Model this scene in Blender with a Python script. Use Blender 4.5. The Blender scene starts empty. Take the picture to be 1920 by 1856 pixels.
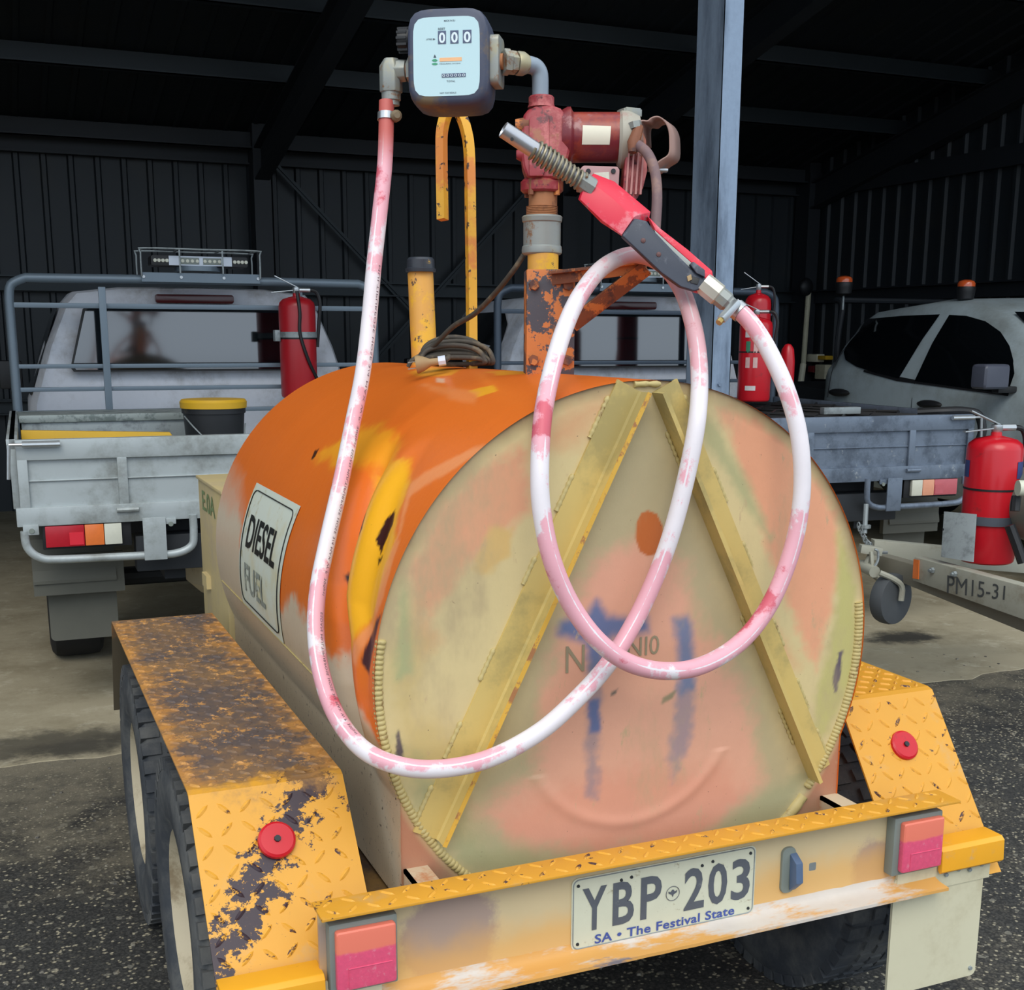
import bpy, bmesh, math, random
import numpy as np
from mathutils import Vector as V, Matrix, noise as mnoise
from math import sin, cos, pi, radians, sqrt, hypot
scene = bpy.context.scene
col = scene.collection
random.seed(4)

# ---------------------------------------------------------------- camera, world, light, exposure
FPX, CYP = 2266.51, 1107.69                       # focal length in pixels and principal row for a 1920x1856 frame
CF = V((0.384941, 0.899747, -0.20561)); CR = V((0.919625, -0.392786, 0.002883)); CU = V((0.078167, 0.190194, 0.97863))
CP = V((-1.025882, -1.820752, 1.499985))
cd = bpy.data.cameras.new('camera'); cam = bpy.data.objects.new('camera', cd); col.objects.link(cam)
cd.sensor_width = 36; cd.sensor_fit = 'HORIZONTAL'; cd.lens = 36 * FPX / 1920; cd.shift_y = (CYP - 928) / 1920
cd.clip_start = .05; cd.clip_end = 500
m = Matrix((CR, CU, -CF)).transposed().to_4x4(); m.translation = CP; cam.matrix_world = m
scene.camera = cam

w = bpy.data.worlds.new('overcast_sky'); scene.world = w; w.use_nodes = True
nt = w.node_tree; nt.nodes.clear()
wo = nt.nodes.new('ShaderNodeOutputWorld'); wb = nt.nodes.new('ShaderNodeBackground')
tc = nt.nodes.new('ShaderNodeTexCoord'); sx = nt.nodes.new('ShaderNodeSeparateXYZ'); rp = nt.nodes.new('ShaderNodeValToRGB')
nt.links.new(tc.outputs['Generated'], sx.inputs[0]); nt.links.new(sx.outputs['Z'], rp.inputs[0])
e = rp.color_ramp.elements; e[0].position = 0.0; e[0].color = (.72, .85, 1.0, 1); e[1].position = .75; e[1].color = (.84, .93, 1.0, 1)
nt.links.new(rp.outputs[0], wb.inputs[0]); wb.inputs[1].default_value = 1.2; nt.links.new(wb.outputs[0], wo.inputs[0])
sd = bpy.data.lights.new('veiled_sun', 'SUN'); sd.energy = 1.15; sd.angle = radians(35); sd.color = (1, .94, .84)
so = bpy.data.objects.new('veiled_sun', sd); col.objects.link(so)
so.rotation_euler = V((.30, .75, -.9)).to_track_quat('-Z', 'Y').to_euler()
scene.view_settings.view_transform = 'Standard'; scene.view_settings.look = 'None'
scene.view_settings.gamma = 1; scene.view_settings.use_curve_mapping = False
scene.view_settings.exposure = 0.32

# ---------------------------------------------------------------- helpers
def ray(px, py): return CF + CR * ((px - 960) / FPX) - CU * ((py - CYP) / FPX)
def PD(px, py, d): return CP + ray(px, py) * d
def PX(px, py, x): r = ray(px, py); return CP + r * ((x - CP.x) / r.x)
def PY(px, py, y): r = ray(px, py); return CP + r * ((y - CP.y) / r.y)
def PZ(px, py, z): r = ray(px, py); return CP + r * ((z - CP.z) / r.z)
def rad(pxr, d): return pxr * d / FPX
def s2l(c):
    c = c / 255
    return c / 12.92 if c <= .04045 else ((c + .055) / 1.055) ** 2.4
def rgb(t): return (s2l(t[0]), s2l(t[1]), s2l(t[2]), 1)

class NT:
    def __init__(s, m): s.t = m.node_tree; s.t.nodes.clear()
    def n(s, k, **kw):
        o = s.t.nodes.new('ShaderNode' + k)
        for a, b in kw.items(): setattr(o, a, b)
        return o
    def l(s, a, b): s.t.links.new(a, b)
    def set(s, sock, v):
        if isinstance(v, bpy.types.NodeSocket): s.l(v, sock)
        else: sock.default_value = v
    def m(s, op, a, b=0.0, c=None, clamp=False):
        o = s.n('Math', operation=op, use_clamp=clamp); s.set(o.inputs[0], a); s.set(o.inputs[1], b)
        if c is not None: s.set(o.inputs[2], c)
        return o.outputs[0]
    def noise(s, vec, scale, det=4, rough=.6, dist=0):
        o = s.n('TexNoise'); s.l(vec, o.inputs['Vector']); o.inputs['Scale'].default_value = scale
        o.inputs['Detail'].default_value = det; o.inputs['Roughness'].default_value = rough; o.inputs['Distortion'].default_value = dist
        return o.outputs[0]
    def step(s, v, t, soft):
        o = s.n('MapRange', interpolation_type='SMOOTHSTEP'); s.set(o.inputs[0], v)
        o.inputs[1].default_value = t - soft; o.inputs[2].default_value = t + soft
        return o.outputs[0]
    def mix(s, f, a, b, mode='MIX'):
        o = s.n('Mix', data_type='RGBA', blend_type=mode); s.set(o.inputs[0], f); s.set(o.inputs[6], a); s.set(o.inputs[7], b)
        return o.outputs[2]
    def scl(s, vec, x, y, z):
        o = s.n('Mapping'); s.l(vec, o.inputs[0]); o.inputs['Scale'].default_value = (x, y, z); return o.outputs[0]

def mat(name, base, rough=.5, metal=0.0, spots=(), var=(6, .12), bump=None, attr=None, stretch=None, extra=None, alpha=None, emit=None, ior=None, spec=None, trans=None):
    """spots: (colour, scale, threshold, softness[, stretch xyz]) layers of paint, dust or rust laid over the base by noise"""
    m = bpy.data.materials.new(name); m.use_nodes = True; N = NT(m)
    out = N.n('OutputMaterial'); b = N.n('BsdfPrincipled'); N.l(b.outputs[0], out.inputs[0])
    tc = N.n('TexCoord'); P = tc.outputs['Object']
    c = rgb(base)
    if attr:
        a = N.n('VertexColor', layer_name=attr); c = a.outputs[0]
    if var:
        f = N.noise(P if not stretch else N.scl(P, *stretch), var[0], 5, .65)
        v = N.m('MULTIPLY_ADD', f, 2 * var[1], 1 - var[1]); k = N.n('CombineColor'); 
        for i in range(3): N.l(v, k.inputs[i])
        c = N.mix(1.0, c, k.outputs[0], 'MULTIPLY')
    r = rough
    for sp in spots:
        vec = P if len(sp) < 5 else N.scl(P, *sp[4])
        f = N.step(N.noise(vec, sp[1], 6, .7), sp[2], sp[3]); c = N.mix(f, c, rgb(sp[0]))
    if extra: c, r = extra(N, P, c, r)
    N.set(b.inputs['Base Color'], c); N.set(b.inputs['Roughness'], r); b.inputs['Metallic'].default_value = metal
    if ior: b.inputs['IOR'].default_value = ior
    if spec is not None: b.inputs['Specular IOR Level'].default_value = spec
    if trans: b.inputs['Transmission Weight'].default_value = trans
    if emit: b.inputs['Emission Color'].default_value = rgb(emit[0]); b.inputs['Emission Strength'].default_value = emit[1]
    if bump:
        bm = N.n('Bump'); bm.inputs['Strength'].default_value = bump[1]; bm.inputs['Distance'].default_value = bump[2] if len(bump) > 2 else .002
        N.l(N.noise(P, bump[0], 5, .7), bm.inputs['Height']); N.l(bm.outputs[0], b.inputs['Normal'])
    return m

WM = {}                                            # world matrices of Empties and parts (the scene is not evaluated while building)
def wm(o): return WM.get(o.name, Matrix.Identity(4))
def tag(o, label=None, cat=None, group=None, kind=None):
    if label: o['label'] = label
    if cat: o['category'] = cat
    if group: o['group'] = group
    if kind: o['kind'] = kind
    return o
def thing(name, label, cat, loc=(0, 0, 0), group=None, rotz=0.0):
    o = bpy.data.objects.new(name, None); col.objects.link(o); o.empty_display_size = .1
    o.location = loc; o.rotation_euler = (0, 0, rotz)
    WM[o.name] = Matrix.Translation(V(loc)) @ Matrix.Rotation(rotz, 4, 'Z')
    return tag(o, label, cat, group)

class MB:
    """collects shapes in WORLD coordinates (or through T) and links them as one mesh object"""
    def __init__(s, T=None): s.v = []; s.f = []; s.T = T
    def add(s, vs, fs):
        n = len(s.v); s.v += [V(p) for p in vs]; s.f += [tuple(i + n for i in f) for f in fs]; return s
    def box(s, a, b, R=None):                      # two opposite corners
        x0, y0, z0 = a; x1, y1, z1 = b
        vs = [V((x, y, z)) for z in (z0, z1) for y in (y0, y1) for x in (x0, x1)]
        if R is not None:
            c = (V(a) + V(b)) / 2; vs = [c + R @ (p - c) for p in vs]
        return s.add(vs, [(0, 2, 3, 1), (4, 5, 7, 6), (0, 1, 5, 4), (2, 6, 7, 3), (0, 4, 6, 2), (1, 3, 7, 5)])
    def beam(s, p, q, wx, wz, up=(0, 0, 1)):       # rectangular bar from p to q
        p = V(p); q = V(q); d = (q - p).normalized(); a = d.cross(V(up)); 
        if a.length < 1e-4: a = V((1, 0, 0))
        a.normalize(); b = a.cross(d).normalized()
        vs = [o + a * i * wx / 2 + b * j * wz / 2 for o in (p, q) for i, j in ((-1, -1), (1, -1), (1, 1), (-1, 1))]
        return s.add(vs, [(0, 3, 2, 1), (4, 5, 6, 7), (0, 1, 5, 4), (1, 2, 6, 5), (2, 3, 7, 6), (3, 0, 4, 7)])
    def tube(s, pts, r, n=10, caps=True, closed=False):
        pts = [V(p) for p in pts]; N = len(pts); rs = r if isinstance(r, (list, tuple)) else [r] * N
        t0 = (pts[1] - pts[0]).normalized(); a = t0.orthogonal().normalized(); rings = []
        for i, p in enumerate(pts):
            if closed: t = (pts[(i + 1) % N] - pts[i - 1]).normalized()
            else: t = (pts[min(i + 1, N - 1)] - pts[max(i - 1, 0)]).normalized()
            a = (a - t * a.dot(t)).normalized(); b = t.cross(a)
            rings.append([p + (a * cos(2 * pi * k / n) + b * sin(2 * pi * k / n)) * rs[i] for k in range(n)])
        base = len(s.v); s.v += [p for g in rings for p in g]
        for i in range(N if closed else N - 1):
            j = (i + 1) % N
            for k in range(n): s.f.append((base + i * n + k, base + i * n + (k + 1) % n, base + j * n + (k + 1) % n, base + j * n + k))
        if caps and not closed:
            s.f.append(tuple(base + k for k in reversed(range(n)))); s.f.append(tuple(base + (N - 1) * n + k for k in range(n)))
        return s
    def lathe(s, p, d, prof, n=24, caps=True):     # prof: (distance along d, radius)
        d = V(d).normalized(); p = V(p); a = d.orthogonal().normalized(); b = d.cross(a); base = len(s.v)
        for t, r in prof: s.v += [p + d * t + (a * cos(2 * pi * k / n) + b * sin(2 * pi * k / n)) * r for k in range(n)]
        for i in range(len(prof) - 1):
            for k in range(n): s.f.append((base + i * n + k, base + i * n + (k + 1) % n, base + (i + 1) * n + (k + 1) % n, base + (i + 1) * n + k))
        if caps:
            s.f.append(tuple(base + k for k in reversed(range(n)))); s.f.append(tuple(base + (len(prof) - 1) * n + k for k in range(n)))
        return s
    def prism(s, poly, d):                         # planar world polygon swept by vector d
        n = len(poly); d = V(d); vs = [V(p) for p in poly] + [V(p) + d for p in poly]
        return s.add(vs, [tuple(reversed(range(n))), tuple(range(n, 2 * n))] + [(i, (i + 1) % n, n + (i + 1) % n, n + i) for i in range(n)])
    def loft(s, secs, caps=True):
        n = len(secs[0]); base = len(s.v)
        for g in secs: s.v += [V(p) for p in g]
        for i in range(len(secs) - 1):
            for k in range(n): s.f.append((base + i * n + k, base + i * n + (k + 1) % n, base + (i + 1) * n + (k + 1) % n, base + (i + 1) * n + k))
        if caps: s.f.append(tuple(base + k for k in reversed(range(n)))); s.f.append(tuple(base + (len(secs) - 1) * n + k for k in range(n)))
        return s
    def ball(s, c, r, n=10, sq=(1, 1, 1)):
        c = V(c); prof = [(-r * cos(pi * i / n), max(r * sin(pi * i / n), 1e-4)) for i in range(n + 1)]
        t = MB().lathe((0, 0, 0), (0, 0, 1), prof, n * 2)
        return s.add([c + V((p.x * sq[0], p.y * sq[1], p.z * sq[2])) for p in t.v], t.f)
    def build(s, name, mt, parent=None, bevel=0, smooth=35, seg=2, fix=True):
        vs = [s.T @ p for p in s.v] if s.T else s.v
        me = bpy.data.meshes.new(name); inv = wm(parent).inverted() if parent else Matrix.Identity(4)
        me.from_pydata([tuple(inv @ p) for p in vs], [], s.f)
        if bevel or fix:
            bm = bmesh.new(); bm.from_mesh(me)
            if fix: bmesh.ops.recalc_face_normals(bm, faces=bm.faces)
            if bevel:
                ed = [e for e in bm.edges if len(e.link_faces) == 2 and e.calc_face_angle(0) > .6]
                bmesh.ops.bevel(bm, geom=ed, offset=bevel, segments=seg, affect='EDGES', profile=.6, clamp_overlap=True)
            bm.to_mesh(me); bm.free()
        if smooth:
            me.shade_smooth(); me.set_sharp_from_angle(angle=radians(smooth))
        for k in (mt if isinstance(mt, (list, tuple)) else [mt]): me.materials.append(k)
        o = bpy.data.objects.new(name, me); col.objects.link(o)
        if parent: o.parent = parent; WM[o.name] = wm(parent)
        return o

def spline(pts, n=8, closed=False):
    pts = [V(p) for p in pts]; out = []; N = len(pts)
    for i in range(N if closed else N - 1):
        if closed: p0, p1, p2, p3 = pts[i - 1], pts[i], pts[(i + 1) % N], pts[(i + 2) % N]
        else: p0, p1, p2, p3 = pts[max(i - 1, 0)], pts[i], pts[i + 1], pts[min(i + 2, N - 1)]
        for k in range(n):
            t = k / n
            out.append(.5 * ((2 * p1) + (p2 - p0) * t + (2 * p0 - 5 * p1 + 4 * p2 - p3) * t * t + (3 * p1 - p0 - 3 * p2 + p3) * t ** 3))
    if not closed: out.append(pts[-1])
    return out
def grid(fn, nu, nv):
    vs = [fn(i / nu, j / nv) for j in range(nv + 1) for i in range(nu + 1)]
    fs = [(j * (nu + 1) + i, j * (nu + 1) + i + 1, (j + 1) * (nu + 1) + i + 1, (j + 1) * (nu + 1) + i) for j in range(nv) for i in range(nu)]
    return vs, fs
def flat_text(txt, box, bold=0.0, space=1.0, cuts=0, serif=False):
    """lettering as a flat mesh fitted to box (u0, v0, u1, v1); returns 2-D verts and faces"""
    cu = bpy.data.curves.new('lettering', 'FONT'); cu.body = txt; cu.size = 1; cu.offset = bold; cu.resolution_u = 3; cu.space_character = space
    o = bpy.data.objects.new('lettering', cu); me = bpy.data.meshes.new_from_object(o)
    bm = bmesh.new(); bm.from_mesh(me)
    bpy.data.objects.remove(o); bpy.data.curves.remove(cu); bpy.data.meshes.remove(me)
    xs = [v.co.x for v in bm.verts]; ys = [v.co.y for v in bm.verts]; x0, x1, y0, y1 = min(xs), max(xs), min(ys), max(ys)
    for v in bm.verts:
        v.co = V((box[0] + (v.co.x - x0) / (x1 - x0) * (box[2] - box[0]), box[1] + (v.co.y - y0) / (y1 - y0) * (box[3] - box[1]), 0))
    for k in range(1, cuts):
        for ax in (0, 1):
            lo = box[ax]; hi = box[ax + 2]; co = [0, 0, 0]; no = [0, 0, 0]; co[ax] = lo + (hi - lo) * k / cuts; no[ax] = 1
            bmesh.ops.bisect_plane(bm, geom=bm.verts[:] + bm.edges[:] + bm.faces[:], plane_co=co, plane_no=no)
    bm.verts.index_update()
    r = [(v.co.x, v.co.y) for v in bm.verts], [tuple(v.index for v in f.verts) for f in bm.faces]; bm.free(); return r
def letter(name, txt, box, fn, mt, parent, bold=0.0, cuts=0, space=1.0):
    vs, fs = flat_text(txt, box, bold, space, cuts)
    return MB().add([fn(*p) for p in vs], fs).build(name, mt, parent, smooth=0, fix=False)
def wrap_poly(poly, fn, cuts=6):
    """fill a 2-D polygon, cut it up and map it on to a curved surface"""
    bm = bmesh.new(); bm.faces.new([bm.verts.new((p[0], p[1], 0)) for p in poly])
    for ax in (0, 1):
        lo = min(p[ax] for p in poly); hi = max(p[ax] for p in poly)
        for k in range(1, cuts):
            co = [0, 0, 0]; no = [0, 0, 0]; co[ax] = lo + (hi - lo) * k / cuts; no[ax] = 1
            bmesh.ops.bisect_plane(bm, geom=bm.verts[:] + bm.edges[:] + bm.faces[:], plane_co=co, plane_no=no)
    bm.verts.index_update()
    r = [fn(v.co.x, v.co.y) for v in bm.verts], [tuple(v.index for v in f.verts) for f in bm.faces]; bm.free(); return r
def rrect(x0, y0, x1, y1, r, n=5):
    out = []
    for cx, cy, a in ((x1 - r, y1 - r, 0), (x0 + r, y1 - r, 90), (x0 + r, y0 + r, 180), (x1 - r, y0 + r, 270)):
        out += [(cx + r * cos(radians(a + 90 * k / n)), cy + r * sin(radians(a + 90 * k / n))) for k in range(n + 1)]
    return out

# value noise and painted patches, evaluated with numpy on dense grids
_rs = np.random.RandomState(3); _lat = _rs.rand(256, 256)
def vnoise(u, v, sc):
    u = u * sc + 40; v = v * sc + 40; i = np.floor(u).astype(int); j = np.floor(v).astype(int); a = u - i; b = v - j
    a = a * a * (3 - 2 * a); b = b * b * (3 - 2 * b); g = lambda x, y: _lat[x % 256, y % 256]
    return (g(i, j) * (1 - a) + g(i + 1, j) * a) * (1 - b) + (g(i, j + 1) * (1 - a) + g(i + 1, j + 1) * a) * b
def fbm(u, v, sc): return sum(vnoise(u + 7.3 * k, v - 3.1 * k, sc * 2 ** k) / 2 ** k for k in range(4)) / 1.875 - .5
def sdist(u, v, poly):
    d = np.full(u.shape, 1e9); ins = np.zeros(u.shape, bool); n = len(poly)
    for i in range(n):
        (x0, y0), (x1, y1) = poly[i], poly[(i + 1) % n]; ex, ey = x1 - x0, y1 - y0; L = ex * ex + ey * ey + 1e-12
        t = np.clip(((u - x0) * ex + (v - y0) * ey) / L, 0, 1); d = np.minimum(d, np.hypot(u - x0 - t * ex, v - y0 - t * ey))
        if y0 != y1:
            c = ((y0 > v) != (y1 > v)) & (u < (x1 - x0) * (v - y0) / (y1 - y0) + x0); ins ^= c
    return np.where(ins, d, -d)
def paint(u, v, base, layers):
    C = np.tile(np.array([s2l(c) for c in base]), (len(u), 1))
    for poly, colr, soft, warp, al in layers:
        s = sdist(u, v, poly) + warp * 1.6 * fbm(u, v, 18) + warp * .8 * fbm(u, v, 90)
        a = np.clip(s / (soft + 1e-4) * .5 + .5, 0, 1); a = a * a * (3 - 2 * a) * al
        C = C * (1 - a[:, None]) + np.array([s2l(c) for c in colr]) * a[:, None]
    return C
def set_color(o, name, C):
    a = o.data.color_attributes.new(name, 'FLOAT_COLOR', 'POINT'); arr = np.ones((len(C), 4), np.float32); arr[:, :3] = C
    a.data.foreach_set('color', arr.ravel())

# ---------------------------------------------------------------- materials
M = {}
def shed_dirt(N, P, c, r): return c, r
M['wall'] = mat('dark_sheeting', (36, 42, 47), .55, var=(1.2, .15), spots=[((44, 46, 46), 2.5, .62, .15)])
M['steel_dark'] = mat('dark_steel', (34, 38, 43), .6, var=(3, .2))
M['girt'] = mat('shed_girt_steel', (43, 50, 54), .5, .3, var=(3, .15))
M['post'] = mat('galvanised_post', (138, 156, 178), .5, .35, var=(40, .14), spots=[((90, 104, 122), 5, .55, .12, (1, 1, .2))])
M['galv'] = mat('galvanised_grey', (150, 158, 160), .5, .35, var=(30, .12), spots=[((120, 126, 128), 9, .55, .08)])
M['tray_pale'] = mat('pale_grey_tray_paint', (172, 180, 182), .45, .2, var=(5, .08), spots=[((128, 132, 128), 3, .56, .12)])
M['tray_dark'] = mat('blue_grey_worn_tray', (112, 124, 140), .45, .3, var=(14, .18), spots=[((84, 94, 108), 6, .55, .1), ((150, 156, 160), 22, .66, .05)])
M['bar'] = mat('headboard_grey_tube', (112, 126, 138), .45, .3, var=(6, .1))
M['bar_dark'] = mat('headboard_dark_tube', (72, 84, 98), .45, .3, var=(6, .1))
M['white'] = mat('white_cab_paint', (226, 230, 240), .3, var=(40, .04), spots=[((168, 166, 166), 3, .62, .15)])
M['silver'] = mat('grey_green_cab_paint', (172, 186, 192), .35, .1, var=(30, .05), spots=[((132, 138, 136), 2, .6, .2)])
M['glass'] = mat('dark_window_glass', (8, 12, 16), .06, var=None, ior=2.3)
M['black'] = mat('black_plastic', (26, 27, 30), .5, var=(20, .2))
M['rubber'] = mat('dusty_tyre_rubber', (58, 62, 68), .8, var=(20, .15), spots=[((98, 98, 96), 6, .55, .15)], bump=(60, .4))
M['rubber_black'] = mat('black_tyre_rubber', (24, 25, 28), .85, var=(20, .2))
M['rim'] = mat('dusty_cream_rim', (188, 176, 150), .6, var=(8, .1), spots=[((140, 124, 98), 8, .58, .1)])
M['flap'] = mat('cream_mudflap', (206, 200, 172), .6, var=(6, .05), spots=[((180, 170, 140), 5, .6, .15)])
M['flap_grey'] = mat('grey_mudflap', (92, 92, 84), .7, var=(6, .15))
M['red_ext'] = mat('extinguisher_red', (196, 24, 38), .28, var=(8, .08), spots=[((150, 40, 44), 14, .66, .06)])
M['red_dull'] = mat('dull_red_ext', (168, 26, 36), .35, var=(8, .1))
M['steel'] = mat('bright_steel', (190, 194, 196), .32, .8, var=(30, .15))
M['orange_lens'] = mat('amber_lens', (226, 120, 60), .25, var=(60, .1), emit=((220, 90, 30), .0))
M['red_lens'] = mat('red_lens', (176, 30, 44), .25, var=(60, .12))
M['white_lens'] = mat('clear_lens', (205, 205, 190), .25, var=(60, .08))
M['dark_lens'] = mat('dark_red_lens', (70, 14, 20), .15, var=None)
M['yellow'] = mat('worn_yellow_paint', (236, 166, 36), .45, var=(8, .08), spots=[((58, 38, 44), 26, .68, .02), ((196, 160, 112), 9, .66, .08)])
M['bucket'] = mat('black_bucket_plastic', (34, 36, 40), .5, var=(10, .2), spots=[((80, 72, 60), 10, .68, .06)])
M['bucket_lid'] = mat('yellow_bucket_lid', (214, 168, 40), .5, var=(8, .1))
M['cream'] = mat('cream_fitting', (190, 186, 160), .6, var=(8, .1))
M['khaki'] = mat('dusty_grey_trailer_paint', (168, 168, 154), .55, var=(8, .08), spots=[((140, 134, 116), 5, .6, .12)])
M['blue_dec'] = mat('faded_blue_sticker', (52, 66, 120), .5, var=(20, .1))
M['ink'] = mat('faded_dark_lettering', (72, 75, 76), .7, var=(60, .2))
M['black_ink'] = mat('black_lettering', (22, 24, 22), .5, var=None)
M['cord'] = mat('dusty_black_cord', (74, 68, 60), .7, var=(30, .3), spots=[((120, 106, 84), 20, .6, .1)])
M['plug'] = mat('dusty_beige_plug', (166, 138, 98), .6, var=(14, .15))
M['tape'] = mat('white_tape', (214, 222, 238), .5, var=None)

# concrete slab with oil stains, a painted wheel shadow and dust; asphalt with pale aggregate
def concrete_x(N, P, c, r):
    for px, py, rx, ry, k in ((100, 1395, .5, .22, .75), (165, 1400, .3, .15, .6), (1690, 1196, .28, .16, .95)):  # last patch paints the dark stain and shadow under the jockey wheel
        q = PZ(px, py, 0); s = N.n('VectorMath', operation='SUBTRACT'); N.l(P, s.inputs[0]); s.inputs[1].default_value = (q.x, q.y, 0)
        v = N.scl(s.outputs[0], 1 / rx, 1 / ry, 0); ln = N.n('VectorMath', operation='LENGTH'); N.l(v, ln.inputs[0])
        d = N.m('ADD', ln.outputs['Value'], N.m('MULTIPLY_ADD', N.noise(P, 9, 6, .7), 1.4, -.7))
        f = N.m('MULTIPLY', N.m('SUBTRACT', 1.0, N.step(d, .7, .3)), k); c = N.mix(f, c, rgb((46, 44, 40)))
    return c, r
M['concrete'] = mat('dusty_concrete', (170, 160, 136), .85, var=(1.6, .22), spots=[((146, 136, 112), 2.2, .55, .14), ((188, 180, 158), 7, .62, .1), ((70, 66, 58), 34, .7, .03)],
                    bump=(60, .3, .004), extra=concrete_x)
def asphalt_x(N, P, c, r):
    vo = N.n('TexVoronoi'); N.l(P, vo.inputs['Vector']); vo.inputs['Scale'].default_value = 130
    k = N.step(vo.outputs['Color'], .80, .03); c = N.mix(N.m('MULTIPLY', k, .9), c, rgb((196, 186, 160)))
    k2 = N.step(vo.outputs['Distance'], .5, .2); c = N.mix(N.m('MULTIPLY', k2, .7), c, rgb((26, 26, 28)))
    vo2 = N.n('TexVoronoi'); N.l(P, vo2.inputs['Vector']); vo2.inputs['Scale'].default_value = 70
    k3 = N.step(vo2.outputs['Color'], .88, .02); c = N.mix(N.m('MULTIPLY', k3, .6), c, rgb((150, 146, 132)))
    # dust drifts from the slab on to the asphalt
    sx = N.n('SeparateXYZ'); N.l(P, sx.inputs[0])
    d = N.m('ADD', N.m('MULTIPLY', N.m('SUBTRACT', sx.outputs[1], 2.05), .8), N.m('MULTIPLY_ADD', N.noise(P, 2.2, 6, .75), 3.2, -1.6))
    c = N.mix(N.m('MULTIPLY', N.step(d, .0, .5), .85), c, rgb((134, 126, 108)))
    return c, r
M['asphalt'] = mat('coarse_asphalt', (70, 69, 66), .75, var=(3, .3), spots=[((104, 98, 86), 1.3, .56, .1), ((34, 34, 38), 1.8, .6, .08)], bump=(140, .9, .006), extra=asphalt_x)

# ---------------------------------------------------------------- the setting: slab, apron, shed
SX0, SX1, SY1, SZ0, SLOPE = -8.6, 7.27, 9.5, 3.2, .225
def roof_z(y): return SZ0 + SLOPE * (SY1 - y)
def struct(o): o['kind'] = 'structure'; return o
m = MB(); vs, fs = grid(lambda u, v: V((-120 + 240 * u, -160 + 166 * v, 0)), 2, 2); m.add(vs, fs)
struct(m.build('ground', M['asphalt'], fix=False, smooth=0))
# slab with a worn front edge
n = 160; top = []; 
for i in range(n + 1):
    x = SX0 - .3 + (SX1 - SX0 + .6) * i / n; y = 2.62 - .05 * (x > 1) + .10 * (mnoise.noise(V((x * 1.3, 0, 1))) + .5 * mnoise.noise(V((x * 6, 3, 1))))
    top.append(V((x, y - (.35 if x > 2 else 0), .002)))
m = MB()
m.add(top + [V((p.x, 10, .002)) for p in top] + [V((p.x, p.y - .02, -.01)) for p in top],
      [(i, i + 1, n + 2 + i, n + 1 + i) for i in range(n)] + [(i + 1, i, 2 * n + 2 + i, 2 * n + 3 + i) for i in range(n)])
struct(m.build('floor', M['concrete'], smooth=0))
def corrugate(p0, du, dv, nrm, pitch, rib, depth):
    """sheet from p0 along du (profile direction) and dv, ribs standing along nrm; solid two-sided sheet"""
    du = V(du); dv = V(dv); nrm = V(nrm); L = du.length; u = du / L; n = int(L / pitch); prof = []
    for i in range(n):
        b = i * pitch; prof += [(b, 0), (b + pitch - rib, 0), (b + pitch - rib * .78, depth), (b + pitch - rib * .22, depth)]
    prof.append((n * pitch, 0)); m = MB(); p0 = V(p0); N = len(prof)
    vs = [p0 + u * a + nrm * h for a, h in prof] + [p0 + u * a + nrm * h + dv for a, h in prof]
    m.add(vs, [(i, i + 1, N + i + 1, N + i) for i in range(N - 1)]); return m
struct(corrugate((SX0, SY1, 0), (SX1 - SX0 + .2, 0, 0), (0, 0, 3.4), (0, -1, 0), .215, .06, .03).build('wall_back', M['wall'], smooth=0, fix=False))
struct(corrugate((SX1, SY1, 0), (0, -8.2, 0), (0, 0, 5.3), (-1, 0, 0), .215, .06, .03).build('wall_right', M['wall'], smooth=0, fix=False))
struct(corrugate((SX0, SY1, 0), (0, -8.2, 0), (0, 0, 5.3), (1, 0, 0), .215, .06, .03).build('wall_left', M['wall'], smooth=0, fix=False))
struct(corrugate((SX0 - .2, SY1 + .2, roof_z(SY1 + .2) + .05), (SX1 - SX0 + .5, 0, 0), (0, -8.0, 8.0 * SLOPE), (0, 0, -1), .215, .06, .02).build('ceiling', M['wall'], smooth=0, fix=False))
tn = 0
def trim(mb, mt, **k):
    global tn; tn += 1; return struct(mb.build('trim_%d' % tn, mt, **k))
for y in (9.3, 7.97, 6.86, 5.6, 4.35, 3.1, 1.75):      # roof purlins (C sections)
    z = roof_z(y); m = MB(); m.box((SX0, y, z - .15), (SX1, y + .008, z - .01)); m.box((SX0, y - .06, z - .155), (SX1, y + .008, z - .147)); m.box((SX0, y - .06, z - .155), (SX1, y - .052, z - .135))
    trim(m, M['girt'] if y < 9 else M['steel_dark'])
for x in (-4.65, -1.67, 1.31, 4.29, 7.16):             # rafters and rear columns
    m = MB()
    for yy0, yy1 in ((SY1 - .05, 1.6),):
        p = V((x, yy0, roof_z(yy0) - .3)); q = V((x, yy1, roof_z(yy1) - .3)); m.beam(p, q, .012, .26)
        for dz in (-.13, .13): m.beam(p + V((0, 0, dz)), q + V((0, 0, dz)), .13, .012)
    trim(m, M['steel_dark'])
    m = MB(); m.box((x - .07, SY1 - .28, 0), (x + .07, SY1 - .06, 3.3)); m.box((x - .075, SY1 - .30, 0), (x + .075, SY1 - .285, 3.2)); trim(m, M['steel_dark'])
m = MB(); m.box((SX0, SY1 - .05, 3.0), (SX1, SY1 - .035, 3.27)); m.box((SX0, SY1 - .12, 2.98), (SX1, SY1 - .035, 2.995)); trim(m, M['steel_dark'])
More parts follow.
